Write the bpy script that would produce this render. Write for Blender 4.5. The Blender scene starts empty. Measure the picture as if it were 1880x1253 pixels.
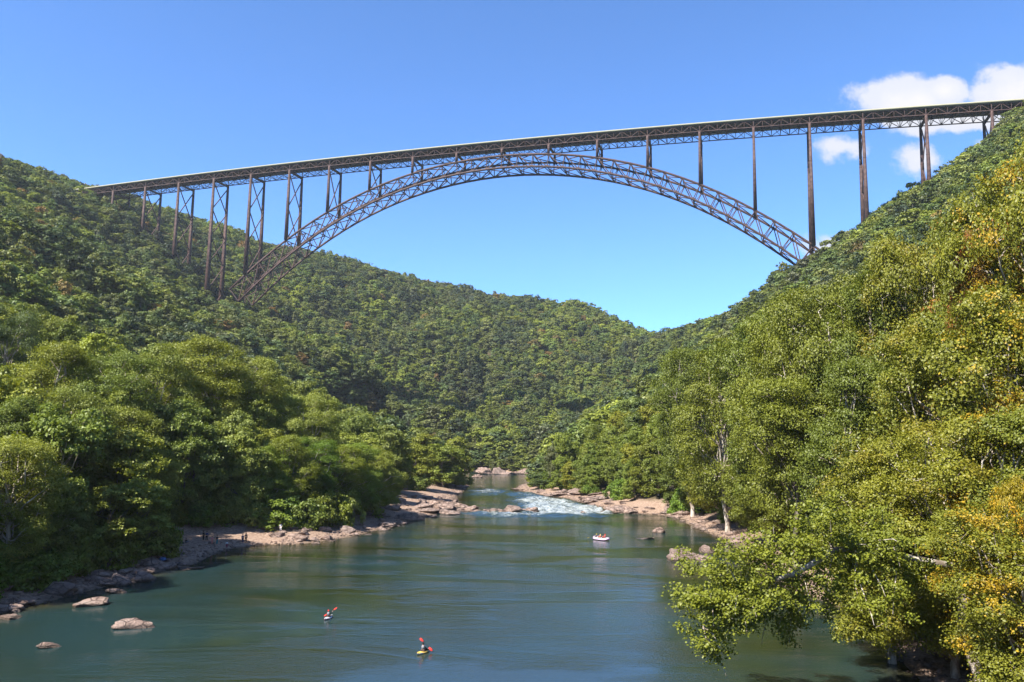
import bpy, bmesh, math, random
import numpy as np
from mathutils import Vector, Matrix, noise as mnoise

random.seed(7)
rng = np.random.default_rng(7)
SC = bpy.context.scene
COL = SC.collection
W_PX, H_PX, F_PX = 1880.0, 1253.0, 1485.0
HCAM, PITCH, ROLL, YAWB = 19.0, 0.1274, 0.0164, -0.2916

# ------------------------------------------------------------------ camera
_R0 = Vector((1, 0, 0)); _F0 = Vector((0, math.cos(PITCH), math.sin(PITCH))); _U0 = Vector((0, -math.sin(PITCH), math.cos(PITCH)))
C_R = _R0 * math.cos(ROLL) + _U0 * math.sin(ROLL)
C_U = _U0 * math.cos(ROLL) - _R0 * math.sin(ROLL)
C_F = _F0
cam_data = bpy.data.cameras.new('camera')
cam = bpy.data.objects.new('camera', cam_data)
COL.objects.link(cam)
M = Matrix((C_R, C_U, -C_F)).transposed().to_4x4()
M.translation = Vector((0, 0, HCAM))
cam.matrix_world = M
cam_data.sensor_width = 36.0
cam_data.lens = F_PX / W_PX * 36.0
cam_data.clip_start = 0.5
cam_data.clip_end = 20000
SC.camera = cam

# ------------------------------------------------------------------ world, sun, exposure
SUN = Vector((-0.52, -0.42, 0.745)).normalized()          # direction towards the sun
SUN_EL = math.asin(SUN.z)
SC.view_settings.view_transform = 'Standard'
SC.view_settings.look = 'None'
SC.view_settings.exposure = 1.4
SC.view_settings.gamma = 1.0
SC.view_settings.use_curve_mapping = False
SC.render.engine = 'CYCLES'
SC.cycles.max_bounces = 6
SC.cycles.diffuse_bounces = 3
SC.cycles.glossy_bounces = 3
SC.cycles.transmission_bounces = 3
SC.cycles.transparent_max_bounces = 6
SC.cycles.volume_bounces = 0
SC.cycles.caustics_reflective = False
SC.cycles.caustics_refractive = False


def ray(px, py):
    return (C_F + C_R * ((px - W_PX / 2) / F_PX) - C_U * ((py - H_PX / 2) / F_PX))


def pw(px, py, D):
    r = ray(px, py)
    return Vector((0, 0, HCAM)) + r * (D / r.y)


def pg(px, py, z=0.0):
    r = ray(px, py)
    return Vector((0, 0, HCAM)) + r * ((z - HCAM) / r.z)


class NT:
    """small helper around a node tree"""
    def __init__(self, nt):
        self.nt = nt
        for n in list(nt.nodes):
            nt.nodes.remove(n)

    def n(self, t, **kw):
        nd = self.nt.nodes.new(t)
        for k, v in kw.items():
            setattr(nd, k, v)
        return nd

    def l(self, a, b):
        self.nt.links.new(a, b)

    def put(self, sock, v):
        if isinstance(v, bpy.types.NodeSocket):
            self.l(v, sock)
        elif v is not None:
            sock.default_value = v

    def math(self, op, a, b=None, c=None, clamp=False):
        m = self.n('ShaderNodeMath', operation=op)
        m.use_clamp = clamp
        self.put(m.inputs[0], a)
        if b is not None: self.put(m.inputs[1], b)
        if c is not None: self.put(m.inputs[2], c)
        return m.outputs[0]

    def mix(self, f, a, b, blend='MIX'):
        m = self.n('ShaderNodeMix', data_type='RGBA', blend_type=blend)
        self.put(m.inputs[0], f)
        self.put(m.inputs[6], a if isinstance(a, bpy.types.NodeSocket) else (*a, 1))
        self.put(m.inputs[7], b if isinstance(b, bpy.types.NodeSocket) else (*b, 1))
        return m.outputs[2]

    def noise(self, vec, scale, detail=3, rough=.55, out=0, dist=0.0):
        m = self.n('ShaderNodeTexNoise')
        m.inputs['Scale'].default_value = scale
        m.inputs['Detail'].default_value = detail
        m.inputs['Roughness'].default_value = rough
        m.inputs['Distortion'].default_value = dist
        if vec is not None: self.l(vec, m.inputs['Vector'])
        return m.outputs[out]

    def ramp(self, f, lo, hi):
        m = self.n('ShaderNodeMapRange', interpolation_type='SMOOTHSTEP')
        self.put(m.inputs[0], f)
        m.inputs[1].default_value = lo
        m.inputs[2].default_value = hi
        return m.outputs[0]

    def mapping(self, vec, scale):
        m = self.n('ShaderNodeMapping')
        m.inputs['Scale'].default_value = scale
        self.l(vec, m.inputs['Vector'])
        return m.outputs[0]


world = bpy.data.worlds.new('World')
SC.world = world
world.use_nodes = True
t = NT(world.node_tree)
sky = t.n('ShaderNodeTexSky', sky_type='NISHITA')
sky.sun_disc = False
sky.sun_elevation = SUN_EL
sky.sun_rotation = math.atan2(SUN.x, SUN.y)
sky.altitude = 350
sky.air_density = .62
sky.dust_density = 0.0
sky.ozone_density = 1.6
bg = t.n('ShaderNodeBackground')
bg.inputs[1].default_value = 0.115
t.l(t.mix(1.0, sky.outputs[0], (.62, .915, 1.2), 'MULTIPLY'), bg.inputs[0])
# fair weather clouds: ellipses in direction space, broken up by noise
tc = t.n('ShaderNodeTexCoord')
sep = t.n('ShaderNodeSeparateXYZ'); t.l(tc.outputs['Generated'], sep.inputs[0])
yy = t.math('MAXIMUM', sep.outputs[1], 0.05)
cx_ = t.math('DIVIDE', sep.outputs[0], yy)
cz_ = t.math('DIVIDE', sep.outputs[2], yy)
comb = t.n('ShaderNodeCombineXYZ'); t.l(cx_, comb.inputs[0]); t.l(cz_, comb.inputs[1])
n1 = t.noise(comb.outputs[0], 9, 7, .6)
n2 = t.noise(comb.outputs[0], 30, 6, .6)
best = None
for (px, py, rx, ry, w) in [(1650, 190, 118, 66, 1), (1720, 168, 55, 42, 1), (1845, 178, 105, 68, 1), (1775, 222, 200, 32, .9), (2020, 200, 150, 80, 1),
                            (1545, 268, 62, 22, .36), (1668, 292, 66, 34, .46), (1800, 262, 60, 18, .36), (1530, 452, 75, 30, .62),
                            (2250, 330, 120, 40, .8), (2500, 160, 170, 70, 1)]:
    r = ray(px + 16, py); X, Z = r.x / r.y, r.z / r.y
    a = t.math('MULTIPLY', t.math('SUBTRACT', cx_, X), F_PX / rx)
    b = t.math('MULTIPLY', t.math('SUBTRACT', cz_, Z), F_PX / ry)
    d = t.math('SQRT', t.math('ADD', t.math('MULTIPLY', a, a), t.math('MULTIPLY', b, b)))
    v = t.math('MULTIPLY', t.math('SUBTRACT', 1.0, d), w)
    best = v if best is None else t.math('MAXIMUM', best, v)
dens = t.math('ADD', best, t.math('MULTIPLY', t.math('SUBTRACT', n1, .5), 2.0))
dens = t.math('ADD', dens, t.math('MULTIPLY', t.math('SUBTRACT', n2, .5), .7))
dens = t.math('MULTIPLY', dens, t.ramp(sep.outputs[1], .05, .2))
mask = t.ramp(dens, -0.06, 0.34)
inner = t.ramp(dens, 0.3, 1.1)
ccol = t.mix(inner, (.84, .87, .98), (1.0, .98, .985))
bg2 = t.n('ShaderNodeBackground'); bg2.inputs[1].default_value = 0.385
t.l(ccol, bg2.inputs[0])
mx = t.n('ShaderNodeMixShader')
t.l(mask, mx.inputs[0]); t.l(bg.outputs[0], mx.inputs[1]); t.l(bg2.outputs[0], mx.inputs[2])
wo = t.n('ShaderNodeOutputWorld'); t.l(mx.outputs[0], wo.inputs[0])

sun_d = bpy.data.lights.new('sun', 'SUN')
sun_d.energy = 5.0
sun_d.angle = math.radians(.53)
sun_d.color = (1.0, .95, .86)
sun = bpy.data.objects.new('sun', sun_d)
sun.rotation_euler = SUN.to_track_quat('Z', 'Y').to_euler()
COL.objects.link(sun)


# ------------------------------------------------------------------ object helpers
def tag(o, label=None, cat=None, group=None, kind=None):
    if label: o['label'] = label
    if cat: o['category'] = cat
    if group: o['group'] = group
    if kind: o['kind'] = kind
    return o


def mesh_np(name, V, F, mats=(), smooth=False, midx=None):
    """V (n,3) array, F list of arrays each (k, m) with m verts per face"""
    me = bpy.data.meshes.new(name)
    V = np.asarray(V, dtype=np.float32)
    if not isinstance(F, (list, tuple)): F = [F]
    F = [np.asarray(f, dtype=np.int32) for f in F if len(f)]
    nl = sum(f.size for f in F); npoly = sum(len(f) for f in F)
    me.vertices.add(len(V)); me.vertices.foreach_set('co', V.ravel())
    me.loops.add(nl); me.loops.foreach_set('vertex_index', np.concatenate([f.ravel() for f in F]))
    me.polygons.add(npoly)
    tot = np.concatenate([np.full(len(f), f.shape[1], dtype=np.int32) for f in F])
    st = np.concatenate([[0], np.cumsum(tot)[:-1]]).astype(np.int32)
    me.polygons.foreach_set('loop_start', st)
    me.polygons.foreach_set('loop_total', tot)
    if smooth: me.polygons.foreach_set('use_smooth', np.ones(npoly, dtype=bool))
    for m in mats: me.materials.append(m)
    if midx is not None: me.polygons.foreach_set('material_index', np.asarray(midx, dtype=np.int32))
    me.update(calc_edges=True)
    return me


def link(name, me, parent=None, mat=None, loc=None):
    o = bpy.data.objects.new(name, me)
    COL.objects.link(o)
    if mat is not None and me is not None: me.materials.append(mat)
    if parent is not None: o.parent = parent
    if loc is not None: o.location = loc
    return o


def empty(name, loc=(0, 0, 0), rz=0.0):
    o = bpy.data.objects.new(name, None)
    COL.objects.link(o)
    o.location = loc; o.rotation_euler = (0, 0, rz)
    o.empty_display_size = 1
    return o


def tube(points, radii, sides=6, cap=True):
    P = np.asarray(points, dtype=float); n = len(P); R = np.asarray(radii, dtype=float)
    T = np.gradient(P, axis=0); T /= np.linalg.norm(T, axis=1)[:, None] + 1e-9
    up = np.array([0, 0, 1.0]) if abs(T[0][2]) < .9 else np.array([1.0, 0, 0])
    A = np.cross(T, up); A /= np.linalg.norm(A, axis=1)[:, None] + 1e-9
    B = np.cross(T, A)
    th = np.linspace(0, 2 * math.pi, sides, endpoint=False)
    V = (P[:, None] + R[:, None, None] * (np.cos(th)[None, :, None] * A[:, None] + np.sin(th)[None, :, None] * B[:, None])).reshape(-1, 3)
    i = np.arange(n - 1)[:, None] * sides; j = np.arange(sides)[None]; jn = (j + 1) % sides
    F = np.stack([i + j, i + jn, i + sides + jn, i + sides + j], -1).reshape(-1, 4)
    return V, F


class Acc:
    def __init__(self): self.V = []; self.F = {}; self.n = 0
    def add(self, V, F):
        F = np.asarray(F)
        self.V.append(np.asarray(V, dtype=float)); self.F.setdefault(F.shape[1], []).append(F + self.n); self.n += len(V)
    def mesh(self, name, mats=(), smooth=False):
        return mesh_np(name, np.concatenate(self.V), [np.concatenate(f) for f in self.F.values()], mats, smooth)


def lathe(profile, sides=12):
    V = []; F = []
    for r, z in profile:
        for k in range(sides):
            a = 2 * math.pi * k / sides
            V.append((r * math.cos(a), r * math.sin(a), z))
    for i in range(len(profile) - 1):
        for k in range(sides):
            F.append((i * sides + k, i * sides + (k + 1) % sides, (i + 1) * sides + (k + 1) % sides, (i + 1) * sides + k))
    return np.array(V), np.array(F)


# ------------------------------------------------------------------ materials
def material(name):
    m = bpy.data.materials.new(name); m.use_nodes = True
    return m, NT(m.node_tree)


def principled(t, color, rough=.7, normal=None, spec=.3):
    p = t.n('ShaderNodeBsdfPrincipled')
    t.put(p.inputs['Base Color'], color if isinstance(color, bpy.types.NodeSocket) else (*color, 1))
    t.put(p.inputs['Roughness'], rough)
    p.inputs['Specular IOR Level'].default_value = spec
    if normal is not None: t.l(normal, p.inputs['Normal'])
    o = t.n('ShaderNodeOutputMaterial'); t.l(p.outputs[0], o.inputs[0])
    return p


def bump(t, h, strength=.5, dist=.1):
    b = t.n('ShaderNodeBump'); b.inputs['Strength'].default_value = strength; b.inputs['Distance'].default_value = dist
    t.l(h, b.inputs['Height'])
    return b.outputs[0]


def simple(name, col, rough=.6, var=.25, spec=.3, scale=6):
    m, t = material(name)
    g = t.n('ShaderNodeTexCoord')
    n = t.noise(g.outputs['Object'], scale, 4)
    c = t.mix(n, tuple(x * (1 - var) for x in col), tuple(min(1, x * (1 + var)) for x in col))
    principled(t, c, rough, spec=spec)
    return m


def leaf_material(name, default, gloss=.25):
    m, t = material(name)
    at = t.n('ShaderNodeAttribute', attribute_type='INSTANCER', attribute_name='tint')
    geo = t.n('ShaderNodeNewGeometry')
    tcn = t.n('ShaderNodeTexCoord')
    rnd = geo.outputs['Random Per Island']
    n = t.noise(tcn.outputs['Object'], .35, 2)
    f = t.math('ADD', t.math('MULTIPLY', rnd, .62), t.math('MULTIPLY', n, .55))
    at2 = t.n('ShaderNodeAttribute', attribute_type='INSTANCER', attribute_name='tint2')
    np_ = t.noise(tcn.outputs['Object'], .22, 4, .65)
    amt = t.ramp(t.math('ADD', np_, t.math('MULTIPLY', rnd, .07)), .565, .64)
    has = t.math('GREATER_THAN', at2.outputs['Fac'], .001)
    base = t.mix(t.math('MULTIPLY', amt, has), at.outputs[0], at2.outputs[0])
    dark = t.mix(1.0, base, (.7, .72, .66), 'MULTIPLY')
    lite = t.mix(1.0, base, (1.75, 1.6, 1.25), 'MULTIPLY')
    c = t.mix(t.math('MULTIPLY', f, 1.0, clamp=True), dark, lite)
    d = t.n('ShaderNodeBsdfDiffuse'); t.l(c, d.inputs[0])
    tr = t.n('ShaderNodeBsdfTranslucent')
    c2 = t.mix(1.0, c, (1.2, 1.2, .45), 'MULTIPLY'); t.l(c2, tr.inputs[0])
    m1 = t.n('ShaderNodeMixShader'); m1.inputs[0].default_value = .3
    t.l(d.outputs[0], m1.inputs[1]); t.l(tr.outputs[0], m1.inputs[2])
    gl = t.n('ShaderNodeBsdfGlossy'); gl.inputs[1].default_value = .48
    gl.inputs[0].default_value = (1, 1, 1, 1)
    m2 = t.n('ShaderNodeMixShader'); m2.inputs[0].default_value = .018
    t.l(m1.outputs[0], m2.inputs[1]); t.l(gl.outputs[0], m2.inputs[2])
    o = t.n('ShaderNodeOutputMaterial'); t.l(m2.outputs[0], o.inputs[0])
    return m


M_LEAF = leaf_material('leaf_green', (.06, .1, .02))


def bark_material(name, c1, c2, scale=3.0):
    m, t = material(name)
    g = t.n('ShaderNodeTexCoord')
    mp = t.mapping(g.outputs['Object'], (1, 1, .35))
    n = t.noise(mp, scale, 5, .65)
    c = t.mix(t.ramp(n, .38, .62), c1, c2)
    principled(t, c, .85, bump(t, n, .6, .05), .1)
    return m


M_SYC = bark_material('sycamore_bark', (.22, .17, .13), (.55, .49, .42), 1.3)
M_BARK = bark_material('grey_bark', (.07, .055, .045), (.2, .17, .14), 4)


def rock_material():
    m, t = material('river_rock')
    g = t.n('ShaderNodeNewGeometry')
    oi = t.n('ShaderNodeObjectInfo')
    pos = g.outputs['Position']
    n = t.noise(pos, .8, 6, .6)
    n2 = t.noise(pos, 5.5, 5, .65)
    st = t.noise(t.mapping(pos, (.3, .3, 2.6)), 1.6, 4, .6)
    c = t.mix(t.ramp(n, .35, .68), (.2, .13, .1), (.42, .3, .24))
    c = t.mix(t.math('MULTIPLY', t.ramp(n2, .52, .72), .55), c, (.13, .1, .085))
    c = t.mix(t.math('MULTIPLY', t.ramp(st, .55, .66), .45), c, (.52, .43, .36))
    c = t.mix(t.math('MULTIPLY', t.ramp(oi.outputs['Random'], .1, 1.), .35), c, (.2, .165, .15))
    sp = t.n('ShaderNodeSeparateXYZ'); t.l(pos, sp.inputs[0])
    wet = t.ramp(t.math('ADD', sp.outputs[2], t.math('MULTIPLY', t.math('SUBTRACT', n, .5), .5)), .42, .1)
    c = t.mix(t.math('MULTIPLY', wet, .8), c, (.055, .042, .03))
    vo = t.n('ShaderNodeTexVoronoi', feature='DISTANCE_TO_EDGE'); vo.inputs['Scale'].default_value = .75; t.l(t.mapping(pos, (1, .7, 1.8)), vo.inputs['Vector'])
    crack = t.ramp(t.math('ADD', vo.outputs[0], t.math('MULTIPLY', n2, .06)), .075, .03)
    c = t.mix(t.math('MULTIPLY', crack, .6), c, (.06, .045, .038))
    h = t.math('SUBTRACT', t.math('ADD', n2, t.math('MULTIPLY', st, .8)), crack)
    principled(t, c, t.math('SUBTRACT', .9, t.math('MULTIPLY', wet, .45)), bump(t, h, 1.0, .4), .25)
    return m


M_ROCK = rock_material()
M_STEEL = None
m, t = material('weathering_steel')
g = t.n('ShaderNodeTexCoord')
n = t.noise(g.outputs['Object'], .35, 5, .65)
nf = t.noise(g.outputs['Object'], 2.2, 4, .6)
c = t.mix(t.ramp(n, .35, .7), (.04, .022, .019), (.095, .054, .044))
c = t.mix(t.math('MULTIPLY', t.ramp(nf, .5, .75), .5), c, (.035, .02, .018))
principled(t, c, .72, spec=.3)
M_STEEL = m
M_CONC = simple('pale_concrete', (.3, .28, .19), .85, .12, .2, .6)
m, t = material('asphalt'); g = t.n('ShaderNodeTexCoord'); principled(t, t.mix(t.noise(g.outputs['Object'], 3, 4), (.04, .04, .04), (.065, .063, .06)), .9); M_ASPH = m

# ------------------------------------------------------------------ the river outline and the terrain
LB_PX = [(-330, 1290), (-120, 1160), (0, 1128), (90, 1105), (165, 1085), (235, 1068), (300, 1048), (350, 1040), (385, 1022), (425, 1008), (480, 1001), (540, 1001), (605, 993),
         (660, 983), (700, 972), (745, 958), (800, 945), (835, 938), (842, 925), (838, 910), (852, 900), (862, 892), (850, 884), (830, 880)]
RB_PX = [(1790, 1330), (1700, 1262), (1655, 1215), (1618, 1172), (1585, 1135), (1530, 1110), (1450, 1085), (1395, 1050), (1362, 1020), (1345, 997), (1300, 980), (1262, 962),
         (1240, 950), (1190, 945), (1130, 943), (1075, 925), (1035, 915), (985, 908), (945, 900), (952, 892), (985, 882), (985, 872)]
LBW = [pg(*p).xy for p in LB_PX]
RBW = [pg(*p).xy for p in RB_PX]
LBW = [Vector((-48, -320)), Vector((-52, -100)), Vector((-55, 0)), Vector((-58, 40))] + LBW[1:] + [Vector((-75, 500)), Vector((-105, 560)), Vector((-125, 620))]
RBW = [Vector((44, -320)), Vector((40, -100)), Vector((36, 0)), Vector((32, 40))] + RBW[1:] + [Vector((16, 560)), Vector((-10, 572)), Vector((-40, 585)), Vector((-80, 620)), Vector((-100, 660))]
POLY = np.array([tuple(p) for p in LBW] + [tuple(p) for p in reversed(RBW)])


def sdf(X, Y):
    """signed distance to the river outline, negative on water"""
    P = np.stack([X, Y], -1)
    d = np.full(X.shape, 1e9); inside = np.zeros(X.shape, bool)
    n = len(POLY)
    for i in range(n):
        a = POLY[i]; b = POLY[(i + 1) % n]
        ab = b - a
        tt = np.clip(((P - a) @ ab) / (ab @ ab), 0, 1)
        q = a + tt[..., None] * ab
        d = np.minimum(d, np.hypot(P[..., 0] - q[..., 0], P[..., 1] - q[..., 1]))
        cond = ((a[1] > Y) != (b[1] > Y))
        xs = (b[0] - a[0]) * (Y - a[1]) / (b[1] - a[1] + 1e-12) + a[0]
        inside ^= cond & (X < xs)
    return np.where(inside, -d, d)


Z0 = HCAM + 253.3      # height of the bridge frame's zero above the water
cyb, syb = math.cos(YAWB), math.sin(YAWB)


def b2w(u, v, z):
    d0, d1 = u - 204.4, v + 652.05
    return Vector((d0 * cyb - d1 * syb, d0 * syb + d1 * cyb, z + Z0))


CP = []      # terrain control points


def cp(x, y, z): CP.append((x, y, z))


def cpp(px, py, D, drop=12):
    p = pw(px, py, D); cp(p.x, p.y, p.z - drop)


lbx = lambda y: float(np.interp(y, [p.y for p in LBW[:28]], [p.x for p in LBW[:28]])) if y < 480 else -60
for y in (-300, -150, 0, 100, 200, 300, 400, 500):
    xb = {-300: -48, -150: -52, 0: -55, 100: -56, 200: -28, 300: -20, 400: -18, 500: -60}[y]
    cp(xb - 2, y, 1)
    cp(xb - 30, y, 6); cp(xb - 60, y, 22)
    if 50 < y < 450: cp(-130, y, 20); cp(-210, y, 58); cp(-330, y, 145); cp(-460, y, 235)
    elif y == 500: cp(-130, y, 45); cp(-237, y, 98); cp(-316, y, 138); cp(-460, y, 235)
    else: cp(-210, y, 90); cp(-330, y, 175); cp(-460, y, 262)
    cp(-600, y, 290)
    cp(-900, y, 300)
    xr = {-300: 44, -150: 41, 0: 36, 100: 40, 200: 40, 300: 22, 400: 10, 500: 14}[y]
    cp(xr + 2, y, 1); cp(xr + 12, y, 4.5); cp(xr + 30, y, 14); cp(xr + 65, y, 38)
    cp(210, y, 120); cp(330, y, 205); cp(430, y, 262); cp(600, y, 290); cp(900, y, 300)
# left abutment side
for (u, z) in [(-262, -146), (-291.7, -126), (-332, -98), (-371.4, -68), (-409.8, -44), (-449, -17), (-475, -2)]:
    for v in (-14, 14):
        p = b2w(u, v, z); cp(p.x, p.y, p.z)
for (px, py, D) in [(0, 285, 720), (60, 305, 760), (110, 335, 800), (150, 345, 880), (234, 364, 900), (323, 400, 970), (416, 417, 1050), (499, 453, 1130), (600, 470, 1200),
                    (700, 500, 1250), (800, 525, 1280), (900, 545, 1260), (1000, 560, 1250), (1060, 562, 1230), (1100, 577, 1200), (1150, 598, 1150), (1185, 618, 1110)]:
    cpp(px, py, D, 10 if px > 800 else 13)
for (px, py, D) in [(1000, 560, 1350), (1100, 577, 1300), (800, 525, 1400), (600, 470, 1400), (416, 417, 1250)]:
    cpp(px, py, D, 60)
cp(240, 1300, 100); cp(350, 1200, 120); cp(0, 1600, 150); cp(-700, 1600, 250); cp(700, 1600, 200); cp(500, 1300, 230)
# spur under the left springing with the gully behind it
for (px, py, D) in [(500, 575, 740), (560, 612, 725), (640, 655, 705), (720, 700, 680), (800, 745, 655), (860, 778, 635)]:
    cpp(px, py, D, 14)
for (px, py, D) in [(540, 600, 800), (620, 655, 790), (700, 705, 770), (780, 750, 740), (850, 790, 700)]:
    cpp(px, py, D, 58)
for (px, py, D) in [(430, 580, 700), (480, 602, 700), (380, 552, 700), (320, 512, 700)]:
    cpp(px, py, D, 20)
for (px, py, D) in [(300, 560, 560), (450, 640, 560), (560, 720, 520), (680, 770, 500), (780, 800, 500)]:
    cpp(px, py, D, 16)
for (px, py, D) in [(920, 805, 640), (950, 790, 680), (900, 740, 800), (1000, 750, 760), (900, 650, 960), (700, 600, 980), (1100, 660, 1000), (1050, 620, 1080), (500, 520, 1000)]:
    cpp(px, py, D, 14)
# right side at and beyond the bridge
for (u, z) in [(252, -128), (289.3, -99), (332.6, -66), (375.8, -34), (410, -5)]:
    for v in (-14, 14):
        p = b2w(u, v, z); cp(p.x, p.y, p.z)
for (px, py, D) in [(1500, 492, 640), (1430, 520, 690), (1400, 556, 720), (1350, 582, 780), (1290, 604, 860), (1240, 622, 930), (1212, 630, 980)]:
    cpp(px, py, D, 13)
for (px, py, D) in [(1212, 700, 700), (1150, 720, 720), (1180, 660, 900)]:
    cpp(px, py, D, 14)
for (px, py, D) in [(950, 765, 740), (1050, 742, 765), (1100, 716, 800), (1150, 690, 830), (1000, 700, 900), (850, 700, 900), (800, 670, 920), (1000, 780, 690), (1050, 770, 690), (900, 770, 730)]:
    cpp(px, py, D, 14)
cp(480, 640, 292); cp(520, 800, 290); cp(420, 900, 240); cp(330, 760, 190)
CP = np.array(CP)


def rbf_fit(P):
    A = np.hypot(P[:, None, 0] - P[None, :, 0], P[:, None, 1] - P[None, :, 1])
    n = len(P)
    Q = np.hstack([np.ones((n, 1)), P[:, :2]])
    K = np.block([[A - np.eye(n) * 2.0, Q], [Q.T, np.zeros((3, 3))]])
    return np.linalg.solve(K, np.concatenate([P[:, 2], np.zeros(3)]))


RB = rbf_fit(CP)


def fbm(X, Y, s, seed, octv=3):
    """cheap smooth value noise"""
    out = np.zeros(X.shape); amp = 1.0
    for o in range(octv):
        r = np.random.default_rng(seed + o).random((64, 64))
        x = X / s; y = Y / s
        xi = np.floor(x).astype(int); yi = np.floor(y).astype(int)
        fx = x - xi; fy = y - yi
        fx = fx * fx * (3 - 2 * fx); fy = fy * fy * (3 - 2 * fy)
        a = r[xi % 64, yi % 64]; b = r[(xi + 1) % 64, yi % 64]; c = r[xi % 64, (yi + 1) % 64]; d = r[(xi + 1) % 64, (yi + 1) % 64]
        out += amp * ((a * (1 - fx) + b * fx) * (1 - fy) + (c * (1 - fx) + d * fx) * fy - .5)
        amp *= .5; s *= .47
    return out


def height(X, Y, S=None):
    X = np.asarray(X, float); Y = np.asarray(Y, float)
    shp = X.shape; x = X.ravel(); y = Y.ravel()
    if S is None: S = sdf(x, y)
    else: S = S.ravel()
    z = RB[-3] + RB[-2] * x + RB[-1] * y
    for i in range(len(CP)):
        z = z + RB[i] * np.hypot(x - CP[i, 0], y - CP[i, 1])
    cr_ = 1 - .8 * np.clip((y - 1020) / 120, 0, 1)
    z = z + cr_ * fbm(x, y, 95, 11) * np.clip(S / 120, 0, 1) * 16 + fbm(x, y, 34, 21) * np.clip(S / 60, 0, 1) * 9.0
    rv = np.clip(1 - np.abs(fbm(x * 1.0 + y * .45, y * .55, 88, 61, 2)) * 5, 0, 1)
    z = z - cr_ * rv * 24 * np.clip((y - 640) / 150, 0, 1) * np.clip(S / 120, 0, 1) * np.clip((270 - z) / 80, .15, 1)
    bank = 0.13 * np.clip(S, 0, 14) + .02 * S + fbm(x, y, 5, 31) * np.clip(S / 3, 0, 1) * .6
    k = np.clip((S - 5) / 28, 0, 1); k = k * k * (3 - 2 * k)
    z = np.maximum(z, 1.2)
    zz = bank * (1 - k) + np.maximum(z, bank * .5) * k
    zz = np.where(S < 0, -np.minimum(2.5, -S * .22), np.maximum(zz, .03 * np.clip(S, 0, 6)))
    return zz.reshape(shp)


def H(x, y):
    return float(height(np.array([x]), np.array([y]))[0])


def axis(lo, dlo, dhi, hi, step, grow):
    mid = list(np.arange(dlo, dhi, step)); a = []; s = step; v = mid[-1]
    while v < hi: s = min(s * grow, 22); v += s; a.append(v)
    b = []; s = step; v = mid[0]
    while v > lo: s = min(s * grow, 22); v -= s; b.append(v)
    return np.array(b[::-1] + mid + a)


AX = axis(-1000, -110, 90, 1000, 1.5, 1.05)
AY = axis(-320, 55, 330, 1750, 1.7, 1.03)
GX, GY = np.meshgrid(AX, AY)
GS = sdf(GX, GY)
GZ = height(GX, GY, GS)


def grid_faces(ny, nx):
    i = np.arange(ny - 1)[:, None] * nx + np.arange(nx - 1)[None]
    return np.stack([i, i + 1, i + nx + 1, i + nx], -1).reshape(-1, 4)


m, t = material('forest_floor')
g = t.n('ShaderNodeNewGeometry'); pos = g.outputs['Position']
sp = t.n('ShaderNodeSeparateXYZ'); t.l(pos, sp.inputs[0])
n = t.noise(pos, .25, 6, .6); n2 = t.noise(pos, 2.2, 5, .6)
cs = t.mix(t.ramp(n2, .35, .65), (.2, .13, .09), (.34, .245, .185))
cf = t.mix(t.ramp(n, .4, .6), (.035, .04, .016), (.07, .055, .03))
c = t.mix(t.ramp(t.math('ADD', sp.outputs[2], t.math('MULTIPLY', n, 2.5)), 3.6, 5.4), cs, cf)
wet = t.ramp(sp.outputs[2], .3, -.1)
c = t.mix(t.math('MULTIPLY', wet, .7), c, (.05, .04, .022))
principled(t, c, .95, bump(t, n2, .8, .3), .1)
ter = link('ground', mesh_np('ground', np.stack([GX, GY, GZ], -1).reshape(-1, 3), grid_faces(*GX.shape), [m], True))
tag(ter, kind='structure')

# ------------------------------------------------------------------ river water
wx = np.concatenate([np.arange(-330, -64, 14), np.arange(-64, 56, .9), np.arange(56, 150, 14)])
wy = np.concatenate([np.arange(-320, 60, 14), np.arange(60, 200, 3), np.arange(200, 345, .8), np.arange(345, 700, 6)])
QX, QY = np.meshgrid(wx, wy)
QS = sdf(QX, QY)
# white water where the river drops through the rocks
def blob(cx, cy, rx, ry): return np.clip(1 - ((QX - cx) / rx) ** 2 - ((QY - cy) / ry) ** 2, 0, 1)
pa = [pg(x, y) for x, y in ((1040, 935), (1000, 921), (970, 908), (900, 903), (930, 945), (860, 940))]
foam = 1.6 * blob(pa[0].x, pa[0].y, 18, 22) + 1.2 * blob(pa[1].x, pa[1].y, 16, 30) + .8 * blob(pa[2].x, pa[2].y, 10, 24) + .45 * blob(pa[3].x, pa[3].y, 10, 34) + .65 * blob(pa[4].x, pa[4].y, 12, 9) + .5 * blob(pa[5].x, pa[5].y, 12, 6)
foam += .3 * blob(0, pa[0].y - 22, 34, 9)
foam += .55 * blob(pa[0].x + 2, pa[0].y - 12, 26, 16) + .5 * blob(pa[3].x - 4, pa[3].y + 12, 12, 40)
foam = np.clip(foam, 0, 1.0)
foam = foam * np.clip(-QS / 1.2 + .4, 0, 1)
QZ = foam * (fbm(QX * .8, QY, 3.2, 51, 4) * 1.3 + .12)
QZ = np.where(np.abs(QX) < 60, QZ, 0)
wme = mesh_np('river_water', np.stack([QX, QY, QZ], -1).reshape(-1, 3), grid_faces(*QX.shape), [], True)
fa = wme.attributes.new('foam', 'FLOAT', 'POINT'); fa.data.foreach_set('value', foam.ravel().astype(np.float32))
fb = wme.attributes.new('shore', 'FLOAT', 'POINT'); fb.data.foreach_set('value', (-QS).ravel().astype(np.float32))
m, t = material('river_water')
g = t.n('ShaderNodeNewGeometry'); pos = g.outputs['Position']
fo = t.n('ShaderNodeAttribute', attribute_name='foam'); sh = t.n('ShaderNodeAttribute', attribute_name='shore')
sep = t.n('ShaderNodeSeparateXYZ'); t.l(pos, sep.inputs[0])
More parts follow.
